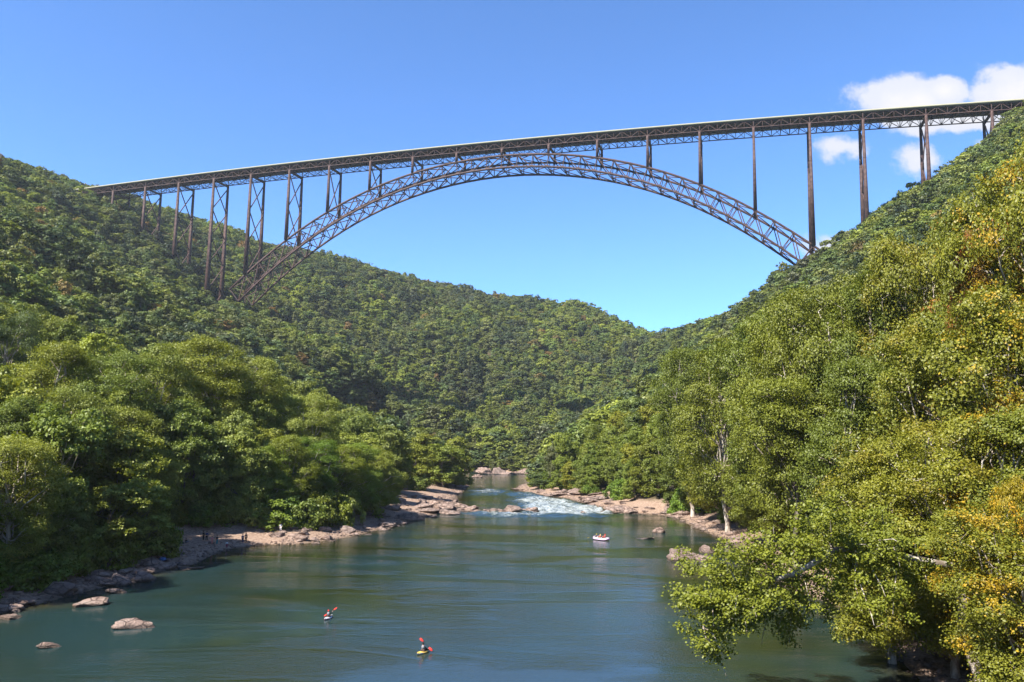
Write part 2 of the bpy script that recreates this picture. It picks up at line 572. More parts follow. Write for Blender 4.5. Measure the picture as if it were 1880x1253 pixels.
w1 = t.noise(t.mapping(pos, (.55, 1, 1)), .9, 4, .6)
w2 = t.noise(t.mapping(pos, (.8, 1, 1)), 4.2, 3, .6)
w3 = t.noise(t.mapping(pos, (.45, 1, 1)), .16, 3, .5, dist=.6)
calm = t.ramp(t.noise(t.mapping(pos, (.35, 1.0, 1)), .085, 4, .6, dist=1.0), .42, .58)
rip = t.math('ADD', t.math('MULTIPLY', w2, t.math('ADD', .07, t.math('MULTIPLY', calm, .18))), t.math('MULTIPLY', w1, t.math('ADD', .14, t.math('MULTIPLY', calm, .28))))
rip = t.math('ADD', rip, t.math('MULTIPLY', w3, .22))
rip = t.math('ADD', rip, t.math('MULTIPLY', t.math('MULTIPLY', fo.outputs['Fac'], w1), 2.0))
bn = t.n('ShaderNodeBump'); bn.inputs['Strength'].default_value = .8; bn.inputs['Distance'].default_value = .16; t.l(rip, bn.inputs['Height'])
shallow = t.ramp(t.math('ADD', sh.outputs['Fac'], t.math('MULTIPLY', t.noise(pos, .12, 3), 8)), 9, 1.5)
wc = t.mix(t.ramp(t.noise(pos, .03, 3), .35, .65), (.016, .022, .007), (.015, .034, .036))
wc = t.mix(t.math('MULTIPLY', shallow, .75), wc, (.05, .036, .012))
p = t.n('ShaderNodeBsdfPrincipled')
t.l(wc, p.inputs['Base Color']); p.inputs['Roughness'].default_value = .07; p.inputs['IOR'].default_value = 1.333
p.inputs['Specular IOR Level'].default_value = .5
t.l(bn.outputs[0], p.inputs['Normal'])
fn = t.noise(t.mapping(pos, (.8, .6, 1)), .8, 10, .85, dist=.6)
fmask = t.ramp(t.math('ADD', t.math('MULTIPLY', fo.outputs['Fac'], .44), fn), .78, 1.26)
fd = t.n('ShaderNodeBsdfDiffuse'); fd.inputs[0].default_value = (.62, .66, .65, 1)
ms = t.n('ShaderNodeMixShader'); t.l(fmask, ms.inputs[0]); t.l(p.outputs[0], ms.inputs[1]); t.l(fd.outputs[0], ms.inputs[2])
o = t.n('ShaderNodeOutputMaterial'); t.l(ms.outputs[0], o.inputs[0])
wme.materials.append(m)
tag(link('river_water', wme), kind='structure')

# ------------------------------------------------------------------ the steel arch bridge
BR = empty('arch_bridge', b2w(0, 0, 0))
BR.rotation_euler = (0, 0, math.atan2(syb, cyb))
tag(BR, 'long rust brown steel arch bridge carrying a pale deck across the gorge', 'bridge')
CUBE = mesh_np('steel_member', np.array([(x, y, z) for x in (-.5, .5) for y in (-.5, .5) for z in (-.5, .5)]),
               np.array([(0, 1, 3, 2), (4, 6, 7, 5), (0, 4, 5, 1), (2, 3, 7, 6), (0, 2, 6, 4), (1, 5, 7, 3)]), [M_STEEL])


def member(name, parent, a, b, w, h=None, trim=0.0):
    """a straight steel bar from a to b as an object of its own"""
    a = Vector(a); b = Vector(b); d = b - a; L = d.length
    if trim: a = a + d * (trim / L); b = b - d * (trim / L); d = b - a; L = d.length
    x = d / L
    side = Vector((0, 1, 0)) if abs(x.y) < .95 else Vector((0, 0, 1))
    y = (side - x * side.dot(x)).normalized(); z = x.cross(y)
    o = bpy.data.objects.new(name, CUBE); COL.objects.link(o); o.parent = parent
    R = Matrix((x * L, y * w, z * (h or w))).transposed().to_4x4()
    R.translation = (a + b) / 2
    o.matrix_local = R
    return o


def chord(name, parent, pts, w, h, mat=None):
    """continuous rectangular section along pts (in the plane v = const)"""
    V = []; n = len(pts)
    P = [Vector(p) for p in pts]
    for i, p in enumerate(P):
        tn = (P[min(i + 1, n - 1)] - P[max(i - 1, 0)]).normalized()
        nz = Vector((-tn.z, 0, tn.x)) * (h / 2); ny = Vector((0, w / 2, 0))
        V += [p - ny - nz, p + ny - nz, p + ny + nz, p - ny + nz]
    F = []
    for i in range(n - 1):
        b = i * 4
        for k in range(4): F.append((b + k, b + (k + 1) % 4, b + 4 + (k + 1) % 4, b + 4 + k))
    F += [(3, 2, 1, 0), (n * 4 - 4, n * 4 - 3, n * 4 - 2, n * 4 - 1)]
    return link(name, mesh_np(name, V, np.array(F), [mat or M_STEEL]), parent)


HW = 11.0
zdeck = lambda u: .5 - 4.1e-5 * u * u
zarch = lambda u: -6.0 - 1.273e-3 * u * u - 4.947e-9 * u ** 4 + 2.30e-14 * u ** 6
sp_ = [41.7 * k for k in range(-6, 7)]
BENT_U = [-449, -410.3, -371.2, -331.8, -291.5] + sp_ + [288.5, 332.0, 375.5, 414]
# deck panel points: six panels between bents
PU = []
for a, b in zip(BENT_U[:-1], BENT_U[1:]):
    PU += [a + (b - a) * k / 6 for k in range(6)]
PU.append(BENT_U[-1])
PU = [-449 - 6.6 * k for k in (2, 1)] + PU
bent_idx = {round(u, 3) for u in BENT_U}
TD = 5.2
us = [-466] + PU + [432]
# deck slab, road surface and parapets
chord('deck_slab', BR, [(u, 0, zdeck(u) + TD + 1.0) for u in us], 23.4, .5, M_CONC)
chord('road_surface', BR, [(u, 0, zdeck(u) + TD + 1.29) for u in us], 21.6, .06, M_ASPH)
for s in (-1, 1):
    chord('parapet', BR, [(u, s * 11.95, zdeck(u) + TD + 1.4) for u in us], .45, 1.25, M_CONC)
    tr = chord('deck_truss', BR, [(u, s * HW, zdeck(u)) for u in us], .75, .62)
    chord('top_chord', tr, [(u, s * HW, zdeck(u) + TD) for u in us], .6, .55)
    for i, u in enumerate(PU):
        z = zdeck(u)
        w = .6 if round(u, 3) in bent_idx else .34
        member('truss_post', tr, (u, s * HW, z), (u, s * HW, z + TD), w, w, .25)
        if i + 1 < len(PU):
            u2 = PU[i + 1]; z2 = zdeck(u2)
            k = (i - 2) % 2 == 0     # V from the foot of each bent
            a, b = ((u, s * HW, z), (u2, s * HW, z2 + TD)) if k else ((u, s * HW, z + TD), (u2, s * HW, z2))
            member('truss_diagonal', tr, a, b, .42, .42, .35)
# floor beams, stringers and the lower lateral bracing
for i, u in enumerate(PU):
    z = zdeck(u)
    member('floor_beam', BR, (u, -HW, z + TD - .1), (u, HW, z + TD - .1), .5, 1.7, .35)
    member('bottom_strut', BR, (u, -HW, z), (u, HW, z), .35, .35, .4)
    member('sway_brace', BR, (u + .02, -HW, z + .1), (u + .02, 0, z + TD - 1.1), .2, .2, .4)
    member('sway_brace', BR, (u - .02, HW, z + .1), (u - .02, 0, z + TD - 1.1), .2, .2, .4)
    if i + 1 < len(PU):
        u2 = PU[i + 1]
        member('lateral_brace', BR, (u, -HW, z - .05), (u2, HW, zdeck(u2) - .05), .26, .26, .5)
for v in (-8.2, -4.9, -1.6, 1.6, 4.9, 8.2):
    chord('stringer', BR, [(u, v, zdeck(u) + TD + .35) for u in us], .35, .8)
# the arch: two ribs of top chord, bottom chord, posts and diagonals
AU = [13.9 * k for k in range(-18, 19)]; AU = [-266] + AU + [266]
AT = []; AB = []
for u in AU:
    e = .5; sl = (zarch(u + e) - zarch(u - e)) / (2 * e)
    nn = Vector((sl, 0, -1)).normalized()
    if u > 0: pass
    d = 10.7 + 5.0 * (abs(u) / 266) ** 1.6
    AT.append((u, zarch(u))); AB.append((u + nn.x * d, zarch(u) + nn.z * d))
for s in (-1, 1):
    v = s * HW
    rib = chord('arch_rib', BR, [(a, v, b) for a, b in AB], 1.2, 1.5)
    chord('top_chord', rib, [(a, v, b) for a, b in AT], 1.2, 1.5)
    for k, (a, b) in enumerate(zip(AT, AB)):
        member('rib_post', rib, (a[0], v, a[1]), (b[0], v, b[1]), .62, .62, .6)
        for q, (cx, cz) in enumerate((a, b)):
            if 0 < k < len(AT) - 1:
                tn = Vector((AT[k + 1][0] - AT[k - 1][0], 0, AT[k + 1][1] - AT[k - 1][1])).normalized()
                off = Vector((-tn.z, 0, tn.x)) * (-.75 if q == 0 else .75)
                c0 = Vector((cx, v, cz)) + off
                member('gusset_plate', rib, c0 - tn * 1.25, c0 + tn * 1.25, .62, 1.3)
    for k in range(len(AT) - 1):
        if AU[k] + AU[k + 1] > 0: a, b = AT[k], AB[k + 1]
        else: a, b = AT[k + 1], AB[k]
        member('rib_diagonal', rib, (a[0], v, a[1]), (b[0], v, b[1]), .66, .74, .9)
for row, nm in ((AT, 'upper'), (AB, 'lower')):
    for k, (a, b) in enumerate(row):
        member('cross_strut', BR, (a, -HW, b), (a, HW, b), .55, .7, .5)
    for k in range(len(row) - 1):
        a, b = row[k], row[k + 1]
        mid = ((a[0] + b[0]) / 2, 0, (a[1] + b[1]) / 2)
        for s in (-1, 1):
            c1 = b if (AU[k] + AU[k + 1] > 0) else a
            c0 = a if (AU[k] + AU[k + 1] > 0) else b
            member('arch_lateral', BR, (c1[0], s * HW, c1[1]), (c0[0], 0, c0[1]), .55, .62, .6)
for k in range(0, len(AT), 1):
    a, b = AT[k], AB[k]
    member('sway_frame_brace', BR, (a[0], -HW, a[1]), (b[0], 0, b[1]), .46, .46, .7)
    member('sway_frame_brace', BR, (a[0], HW, a[1]), (b[0], 0, b[1]), .36, .36, .7)
# bents


def leg_mesh(L, w0, w1):
    V = []
    for z, w in ((0, w0), (-L, w1)):
        V += [(-w / 2, -w * .42, z), (w / 2, -w * .42, z), (w / 2, w * .42, z), (-w / 2, w * .42, z)]
    F = [(0, 1, 2, 3), (7, 6, 5, 4)] + [(k, k + 4, (k + 1) % 4 + 4, (k + 1) % 4) for k in range(4)]
    return mesh_np('leg', V, np.array(F), [M_STEEL])


for u in BENT_U:
    z = zdeck(u) - .35
    on_arch = abs(u) < 255
    e = empty('bent', (u, 0, z)); e.parent = BR
    Ls = []
    for s in (-1, 1):
        if on_arch: L = z - zarch(u) - .4
        else:
            w = b2w(u, s * HW, 0); L = z + Z0 - H(w.x, w.y) + 4
        if L < 1.5:
            L = 1.5
        Ls.append(L)
        o = link('leg', leg_mesh(L, 1.65, 1.65 + .018 * L), e); o.location = (0, s * HW, 0)
        zs = min(L * .45, 30); ws = 1.65 + .018 * zs
        member('splice_plate', o, (0, 0, -zs - .3), (0, 0, -zs + .3), ws * .84 + .1, ws + .12)
    L = min(Ls)
    member('cap_beam', e, (0, -HW, -1.0), (0, HW, -1.0), 1.1, 1.9, .7)
    if L > 9:
        npan = max(1, round(L / 29)); ph = (L - 2.2) / npan
        for k in range(npan):
            z1, z2 = -2.2 - k * ph, -2.2 - (k + 1) * ph
            member('cross_brace', e, (0, -HW, z1), (0, HW, z2), .72, .72, .6)
            member('cross_brace', e, (.74, HW, z1), (.74, -HW, z2), .72, .72, .6)

# abutment
for u in (-468, 436):
    member('abutment', BR, (u, -12.5, zdeck(u) + 1.0), (u, 12.5, zdeck(u) + 1.0), 7, 9).data = mesh_np('abutment', np.array([v.co[:] for v in CUBE.vertices]), np.array([p.vertices[:] for p in CUBE.polygons]), [M_CONC])

# ------------------------------------------------------------------ tree builder


def leaves(C, N, size, r, fold=.35):
    """one folded rhombus (two triangles) per leaf: C centres, N normals"""
    n = len(C)
    N = N / (np.linalg.norm(N, axis=1)[:, None] + 1e-9)
    a = r.normal(size=(n, 3)); a -= (a * N).sum(1)[:, None] * N; a /= np.linalg.norm(a, axis=1)[:, None] + 1e-9
    b = np.cross(N, a)
    s = size * (.65 + .7 * r.random(n))[:, None]
    k = fold * s * .35
    v0 = C - a * s * .5; v2 = C + a * s * .55
    v1 = C + b * s * .42 + N * k + a * s * .06; v3 = C - b * s * .42 + N * k + a * s * .06
    V = np.stack([v0, v1, v2, v3], 1).reshape(-1, 3)
    i = np.arange(n) * 4
    F = np.concatenate([np.stack([i, i + 1, i + 2], 1), np.stack([i, i + 2, i + 3], 1)])
    return V, F


def crown(r, Hh, R, nl, nspray, nleaf, size, base=.22, shape='round', lobe=(.26, .4), sprayr=.16, nrand=.5):
    """lobes spread through an envelope, sprays over each lobe, leaves in each spray"""
    cs = []; rs = []
    tries = 0
    while len(cs) < nl and tries < 6000:
        tries += 1
        h = r.random() ** .85
        z = base * Hh + h * (1 - base) * Hh * .9
        if shape == 'round': env = R * math.sqrt(max(0, 1 - (2 * (h - .42)) ** 2 * .82))
        elif shape == 'spread': env = R * (.45 + .75 * h) * math.sqrt(max(0, 1 - max(0, h - .6) ** 2 * 4.5))
        elif shape == 'tall': env = R * (.9 - .65 * h) + .1 * R
        else: env = R * math.sqrt(max(0, 1 - h * h))
        lr = R * (lobe[0] + (lobe[1] - lobe[0]) * r.random())
        a = r.random() * 2 * math.pi; q = env * math.sqrt(r.random()) * .92
        if q < env * .3 and h < .7: continue
        c = np.array([q * math.cos(a), q * math.sin(a), min(z, Hh - lr * .8)])
        if any(np.linalg.norm(c - d) < .55 * (lr + e) for d, e in zip(cs, rs)) and tries < 3000: continue
        cs.append(c); rs.append(lr)
    cs = np.array(cs); rs = np.array(rs)
    cen = np.array([0, 0, Hh * .45])
    LC = []; LN = []
    for c, lr in zip(cs, rs):
        d = r.normal(size=(nspray, 3)); d /= np.linalg.norm(d, axis=1)[:, None]
        out = c - cen; out /= np.linalg.norm(out) + 1e-6
        w = d @ out + .55 * d[:, 2]
        d = d[w > -.55]
        n = len(d)
        stretch = np.array([1.0, 1.0, .78])
        sc = c + d * stretch * lr * (.72 + .4 * r.random((n, 1)))
        L = sc[:, None] + r.normal(size=(n, nleaf, 3)) * np.array([1, 1, .6]) * sprayr * R * .55
        nn = d[:, None] * .8 + np.array([0, 0, .4]) + r.normal(size=(n, nleaf, 3)) * nrand
        LC.append(L.reshape(-1, 3)); LN.append(nn.reshape(-1, 3))
    return cs, rs, np.concatenate(LC), np.concatenate(LN)


def limbs(r, cs, rs, Hh, tr, lean=(0, 0), frac=1.0, sides=6, twig=0):
    A = Acc()
    n = 9; zz = np.linspace(-.06, .82, n) * Hh
    tp = np.stack([lean[0] * (zz / Hh) ** 2 + np.cumsum(r.normal(size=n)) * .012 * Hh, lean[1] * (zz / Hh) ** 2 + np.cumsum(r.normal(size=n)) * .012 * Hh, zz], 1)
    tp[:2, :2] = 0
    rad = tr * (1 - .85 * np.linspace(0, 1, n)); rad[0] *= 1.35
    A.add(*tube(tp, rad, max(sides, 7)))
    for c, lr in zip(cs, rs):
        if r.random() > frac: continue
        h0 = c[2] * (.45 + .35 * r.random())
        k = np.interp(h0, tp[:, 2], np.arange(n)); i = int(min(k, n - 2)); s = tp[i] + (tp[i + 1] - tp[i]) * (k - i)
        m1 = s * .6 + c * .4 + r.normal(size=3) * .05 * Hh * .5 + np.array([0, 0, -.01 * Hh])
        m2 = s * .25 + c * .75 + r.normal(size=3) * .025 * Hh
        r0 = tr * (.42 * (1 - .55 * h0 / Hh))
        A.add(*tube([s, m1, m2, c, c + (c - m2) * .5], [r0, r0 * .7, r0 * .5, r0 * .3, r0 * .1], sides))
        for _ in range(twig):
            d = r.normal(size=3); d /= np.linalg.norm(d); d[2] = abs(d[2]) * .6
            st = m2 * (1 - (q := r.random())) + c * q
            A.add(*tube([st, st + d * lr * .5 + r.normal(size=3) * .1, st + d * lr * .95], [r0 * .3, r0 * .18, r0 * .06], 4))
    return A


def tree_proto(seed, Hh, R, nl, nspray, nleaf, size, shape, bark, trr=.32, sides=6, frac=1.0, twig=0, **kw):
    r = np.random.default_rng(seed)
    cs, rs, LC, LN = crown(r, Hh, R, nl, nspray, nleaf, size, shape=shape, **kw)
    V, F = leaves(LC, LN, size, r)
    cm = mesh_np('crown', V, F, [M_LEAF])
    tm = limbs(r, cs, rs, Hh, trr, frac=frac, sides=sides, twig=twig).mesh('trunk', [bark], True)
    return cm, tm, Hh, R


# near trees: single leaves; middle distance: leaf clumps; far: coarse clumps.
# All prototypes are built at a nominal height and scaled per tree.
A_P = [tree_proto(100 + i, 24, 7.2, 46, 36, 62, .205, ('spread', 'round', 'spread', 'round')[i], M_SYC, .42, 7, .9, 3, base=.14, lobe=(.2, .33), sprayr=.12) for i in range(4)]
A_P.append(tree_proto(140, 24, 7.2, 40, 36, 62, .205, 'spread', M_BARK, .45, 7, 1.0, 3, base=.5, lobe=(.2, .33), sprayr=.12))
B_P = [tree_proto(200 + i, 22, 6.4, 30, 24, 34, .46, ('round', 'spread', 'round', 'tall', 'round', 'spread')[i], (M_BARK, M_SYC, M_BARK, M_BARK, M_SYC, M_BARK)[i], .34, 5, .7, 0, base=.12, lobe=(.24, .38), sprayr=.14) for i in range(6)]
S_P = [tree_proto(300 + i, 5, 3.6, 16, 20, 16, .36, 'dome', M_BARK, .1, 4, .8, 0, base=.02, lobe=(.25, .4), sprayr=.15) for i in range(3)]


def far_proto(seed, Hh, R, shape):
    r = np.random.default_rng(seed)
    cs, rs, LC, LN = crown(r, Hh, R, 16, 26, 9, .8, shape=shape, base=.1, lobe=(.3, .48), sprayr=.13, nrand=.32)
    V, F = leaves(LC, LN, .85, r)
    tv, tf = tube([(0, 0, -2), (0, 0, Hh * .4), (0, 0, Hh * .75)], [.35, .25, .08], 4)
    n0 = len(V)
    tf = tf + n0
    me = mesh_np('far_tree', np.concatenate([V, tv]), [F, tf], [M_LEAF, M_BARK], midx=np.concatenate([np.zeros(len(F)), np.ones(len(tf))]))
    return me


C_P = [far_proto(400 + i, 17, 5.4, ('round', 'spread', 'round', 'round', 'tall', 'spread', 'round')[i]) for i in range(7)]

# ------------------------------------------------------------------ where the trees stand
beach = [pg(250, 1010, .5), pg(330, 1008, .5), pg(420, 1006, .5), pg(530, 1000, .5), pg(560, 985, 1.5), pg(500, 978, 2.0), pg(400, 970, 2.2), pg(300, 984, 1.8), pg(250, 990, 1)]
BP = np.array([(p.x, p.y) for p in beach])


def in_poly(x, y, P):
    c = False; n = len(P)
    for i in range(n):
        a = P[i]; b = P[(i + 1) % n]
        if (a[1] > y) != (b[1] > y) and x < (b[0] - a[0]) * (y - a[1]) / (b[1] - a[1]) + a[0]: c = not c
    return c


GREENS = {
    'left': [(.14, .172, .038), (.165, .2, .042), (.115, .155, .034), (.18, .205, .038), (.145, .18, .048), (.165, .195, .038)],
    'right': [(.118, .14, .02), (.1, .13, .022), (.132, .145, .018), (.09, .122, .022), (.125, .145, .02)],
    'lime': [(.145, .185, .035), (.155, .18, .028)],
    'rightmid': [(.105, .14, .022), (.13, .155, .022), (.095, .13, .026), (.15, .16, .02), (.12, .155, .026)],
    'far': [(.105, .14, .04), (.078, .115, .04), (.13, .16, .034), (.06, .09, .04), (.14, .17, .04), (.085, .12, .05), (.11, .135, .036), (.13, .15, .06)],
    'rust': [(.18, .12, .045), (.17, .13, .045), (.15, .12, .05)],
    'gold': [(.3, .2, .012), (.34, .19, .015)],
    'bush': [(.09, .15, .02), (.115, .165, .022), (.13, .16, .02)],
}


def pick(z, lum=.18):
    c = random.choice(GREENS[z]); k = 1 + random.uniform(-lum, lum)
    return tuple(x * k for x in c)


GROUPS = {}


def put_tree(kind, P, x, y, h, rx, tint, label, group, rz=None, z=None, tilt=(0, 0), tint2=None):
    cm, tm, Hh, R = P
    g = empty(kind, (x, y, H(x, y) if z is None else z), random.uniform(0, 6.28) if rz is None else rz)
    g.rotation_euler = (tilt[0], tilt[1], g.rotation_euler[2])
    g.scale = (rx / R, rx / R, h / Hh)
    c = link('crown', cm, g); c['tint'] = [float(v) for v in tint]
    if tint2: c['tint2'] = [float(v) for v in tint2]
    link('trunk', tm, g)
    tag(g, label, 'bush' if kind == 'bush' else 'tree', group)
    return g


HERO = []   # (x, y, radius) of placed trees, to keep the scatter away


def colour_word(c):
    if c[0] > .14 and c[1] < .125: return 'rust brown'
    if c[0] > .22: return 'golden'
    if c[0] > .16: return 'yellow green'
    if c[1] > .15: return 'bright green'
    return 'dark green'


def at_pixel(px, ytop, D, P, rx, zone, kind, place, group, tint=None, tint2=None):
    p = pw(px, ytop, D); zg = max(H(p.x, p.y), .3)
    h = max(p.z - zg, 5)
    tt = tint or pick(zone, .08)
    HERO.append((p.x, p.y, rx * .72))
    return put_tree(kind, P, p.x, p.y, h, rx, tt, colour_word(tt) + ' ' + place, group, tint2=tint2)


RG = 'sycamores on the near right bank'
near_right = [(1870, 250, 96, 0, 9, 'right', 'sycamore at the right edge of the picture, uppermost crown'),
              (1770, 345, 104, 1, 8.5, 'right', 'sycamore with a rust brown patch high on the right'),
              (1690, 400, 112, 2, 8.5, 'right', 'sycamore high on the right below the last bridge bent'),
              (1600, 478, 118, 3, 9, 'right', 'sycamore crown below the right foot of the bridge arch'),
              (1520, 500, 126, 0, 9, 'right', 'sycamore crown against the sky right of the valley notch'),
              (1450, 520, 144, 1, 10, 'right', 'sycamore with its top against the sky left of the arch foot'),
              (1400, 568, 158, 2, 10, 'right', 'sycamore on the right skyline between arch foot and notch'),
              (1330, 608, 182, 3, 11, 'right', 'sycamore standing above the right bank with bare white limbs'),
              (1268, 634, 222, 0, 11, 'right', 'sycamore reaching farthest left over the river on the right bank'),
              (1830, 520, 84, 2, 8.5, 'right', 'sycamore at the right edge halfway up the picture'),
              (1700, 560, 88, 3, 8, 'right', 'sycamore in the middle of the right bank wood'),
              (1570, 630, 104, 1, 8, 'right', 'sycamore with horizontal white limbs on the right bank'),
              (1450, 700, 124, 4, 8.5, 'rightmid', 'tree above the dark hollow on the right bank'),
              (1860, 720, 66, 1, 7, 'right', 'sycamore at the right edge above the golden patch'),
              (1730, 760, 70, 0, 6.5, 'rightmid', 'tree with feathery shade right of the dark hollow'),
              (1620, 780, 76, 3, 6.5, 'right', 'sycamore right above the arching white bough'),
              (1860, 905, 56, 2, 5.5, 'right', 'sycamore at the lower right edge of the picture'),
              (1405, 780, 158, 1, 8, 'rightmid', 'tree hanging over the pale boulders on the right bank'),
              (1330, 790, 204, 3, 9, 'rightmid', 'leafy tree over the right bank boulders left of the hollow')]
near_right += [(1500, 690, 132, 4, 8, 'rightmid', 'tree deep in shade behind the dark hollow'), (1278, 850, 228, 0, 6, 'bush', 'low tree over the slabs at the right of the rapid'), (1352, 880, 186, 2, 5.5, 'rightmid', 'low tree at the waterline above the tan boulders'),
               (1620, 930, 84, 2, 5, 'right', 'low sycamore just above the arching white bough')]
for (px, yt, D, k, rx, zn, txt) in near_right:
    at_pixel(px, yt, D, A_P[k], rx, zn, 'sycamore_tree', txt, RG, tint2=(.26, .12, .03) if 'rust' in txt else (.27, .19, .016) if px > 1800 else (.16, .15, .02) if px > 1600 else None)
at_pixel(1775, 405, 98, A_P[3], 3.2, 'rust', 'sycamore_tree', 'small crown high on the right among yellow green ones', RG, (.2, .12, .022), (.27, .1, .03))
at_pixel(1868, 850, 58, A_P[1], 2.6, 'right', 'sycamore_tree', 'small sycamore at the right edge above the bottom corner', RG, (.2, .17, .012), (.36, .22, .012))

LGp = 'tall trees on the near left bank'
near_left = [(20, 556, 172, 2, 7.5, 'far', 'tree at the left edge rising above its neighbours'),
             (110, 612, 146, 1, 9, 'lime', 'crown at the upper left of the foreground wood'),
             (200, 640, 152, 0, 9, 'left', 'airy tree in the middle of the left bank wood'),
             (300, 622, 172, 3, 9.5, 'left', 'tree left of the broad rounded crown on the left bank'),
             (385, 606, 186, 1, 11.5, 'lime', 'broad rounded crown tallest on the left bank'),
             (455, 650, 196, 2, 9, 'left', 'tree right of the broad rounded crown on the left bank'),
             (40, 720, 118, 3, 7.5, 'left', 'tree at the left edge below the skyline tree'),
             (140, 705, 128, 2, 7.5, 'left', 'tree above the shaded boulders at far left'),
             (240, 735, 137, 1, 7.5, 'left', 'tree hanging over the left end of the beach'),
             (15, 800, 100, 0, 7, 'left', 'low tree at the lower left edge of the wood'),
             (95, 880, 112, 1, 5.5, 'left', 'low tree leaning out above the leftmost boulders'),
             (185, 900, 124, 3, 5.5, 'left', 'low tree between the beach and the leftmost boulders'),
             (310, 780, 180, 0, 8.5, 'left', 'tree in shade behind the beach at its left end'),
             (405, 790, 184, 3, 8.5, 'left', 'tree in the middle behind the beach'),
             (560, 722, 200, 0, 8.5, 'left', 'pointed tree right of the beach'),
             (510, 760, 194, 2, 7, 'left', 'tree behind the beach at its right end'),
             (492, 815, 170, 3, 6, 'bush', 'low tree at the right end of the beach nearest the water'),
             (532, 790, 174, 1, 6.5, 'bush', 'low tree where the beach meets the rocks'),
             (575, 800, 180, 2, 6.5, 'bush', 'low tree behind the left end of the rock pile'),
             (620, 815, 187, 0, 6.5, 'bush', 'low rounded tree directly behind the left bank rock pile'),
             (655, 805, 195, 1, 6.5, 'bush', 'low tree behind the middle of the left rock pile'),
             (692, 815, 207, 3, 6.5, 'left', 'low tree behind the widest part of the left rock pile'),
             (715, 812, 262, 2, 7.5, 'bush', 'low tree behind the right part of the left rock pile'),
             (762, 812, 304, 0, 8, 'lime', 'low tree where the left rock pile narrows'),
             (815, 815, 335, 1, 8, 'lime', 'low tree at the right end of the left rock pile'),
             (600, 795, 215, 3, 7, 'left', 'tree standing back from the right end of the beach'),
             (650, 790, 228, 1, 7.5, 'left', 'tree behind the left bank rock pile'),
             (712, 780, 256, 2, 8, 'left', 'tree above the left end of the rock pile'),
             (780, 795, 345, 0, 8, 'lime', 'tree above the middle of the left rock pile'),
             (838, 800, 350, 3, 7.5, 'lime', 'tree leaning over the river behind the left rock pile')]
for (px, yt, D, k, rx, zn, txt) in near_left:
    at_pixel(px, yt, D, A_P[k] if D < 220 else B_P[k], rx, zn, 'broadleaf_tree', txt, LGp)

for q, (px, yt, D) in enumerate([(470, 935, 164), (500, 925, 165), (528, 915, 167), (556, 905, 169), (585, 910, 172), (612, 905, 176), (640, 898, 182), (675, 888, 200), (720, 872, 260), (770, 866, 300)]):
    at_pixel(px, yt, D, S_P[q % 3], 3.4 + (q % 2), 'bush' if q % 3 else 'left', 'bush', 'bush on top of the left rocks, ' + ('near the beach' if q < 4 else 'wide part' if q < 9 else 'narrow part'), 'bushes on top of the left rocks')


def to_px(x, y, z):
    d = Vector((x, y, z - HCAM)); f = d.dot(C_F)
    return W_PX / 2 + F_PX * d.dot(C_R) / f, H_PX / 2 - F_PX * d.dot(C_U) / f


def landmark(x, y, z):
    px, py = to_px(x, y, z)
    for lim, w in ((90, 'at the left edge'), (180, 'above the leftmost boulders'), (270, 'left of the beach'), (380, 'above the left half of the beach'), (500, 'above the right half of the beach'), (590, 'between beach and rock pile'),
                   (690, 'above the left rock pile'), (780, 'above the narrow end of the rock pile'), (900, 'where the river bends away'), (1040, 'over the far ledges'), (1130, 'over the right ledges'), (1240, 'over the slabs by the rapid'),
                   (1350, 'over the right bank boulders'), (1450, 'left of the dark hollow'), (1560, 'over the dark hollow'), (1700, 'above the white bough'), (9999, 'near the right edge')):
        if px < lim: return w


# scatter over the slopes
pts = []
S0 = 7.4
ys = np.arange(-90, 1500, S0)
for yv in ys:
    half = .74 * max(yv, 0) + 75
    s = S0 if yv < 700 else S0 * 1.08
    xs = np.arange(-half, half, s)
    jx = xs + rng.uniform(-.42, .42, len(xs)) * s; jy = yv + rng.uniform(-.42, .42, len(xs)) * s
    pts.append(np.stack([jx, jy], 1))
pts = np.concatenate(pts)
S_ = sdf(pts[:, 0], pts[:, 1])
rockbank = ((pts[:, 1] > 175) & (pts[:, 1] < 420))
keep = (S_ > np.where(rockbank, np.where((pts[:, 0] < -10) & (pts[:, 1] < 345), np.where(pts[:, 1] > 215, 30.0, 21.0), 9.0), np.where(pts[:, 1] > 420, 2.5, 6.5))) & ~((pts[:, 1] < 38) & (np.abs(pts[:, 0]) < 52))
pts = pts[keep]; S_ = S_[keep]
zz = height(pts[:, 0], pts[:, 1], S_)
# the bridge's own footprint above the slope stays clear
tmp = []
for (x, y), z, s in zip(pts, zz, S_):
    if in_poly(x, y, BP): continue
    if y < 290 and any((x - hx) ** 2 + (y - hy) ** 2 < hr * hr for hx, hy, hr in HERO): continue
    # bridge frame coordinates
    dx, dy = x, y
    u = dx * cyb + dy * syb + 204.4; v = -dx * syb + dy * cyb - 652.05
    if abs(v) < 13.5 and z > zdeck(u) + Z0 - 14: continue
    if -75 < v < 0 and -490 < u < -425 and z > zdeck(u) + Z0 - 24: continue
    if y < 78 and 0 < x < 45: continue
    if 40 < y < 150 and x > 0:
        qx = 940 + 1485 * x / y
        if 1425 < qx < 1545 and s < 34 and y > 85: continue
    if abs(v) < 15 and 228 < abs(u) < 272: continue
    if -42 < v < -13 and -275 < u < -225 and random.random() < .6: continue
    d = math.hypot(x, y)
    tmp.append((d, x, y, z, s))
tmp.sort()
inview = lambda x, y, z: y > 25 and abs(x) < .66 * y + 6
N_IND = 235
forest = []; cnt = 0
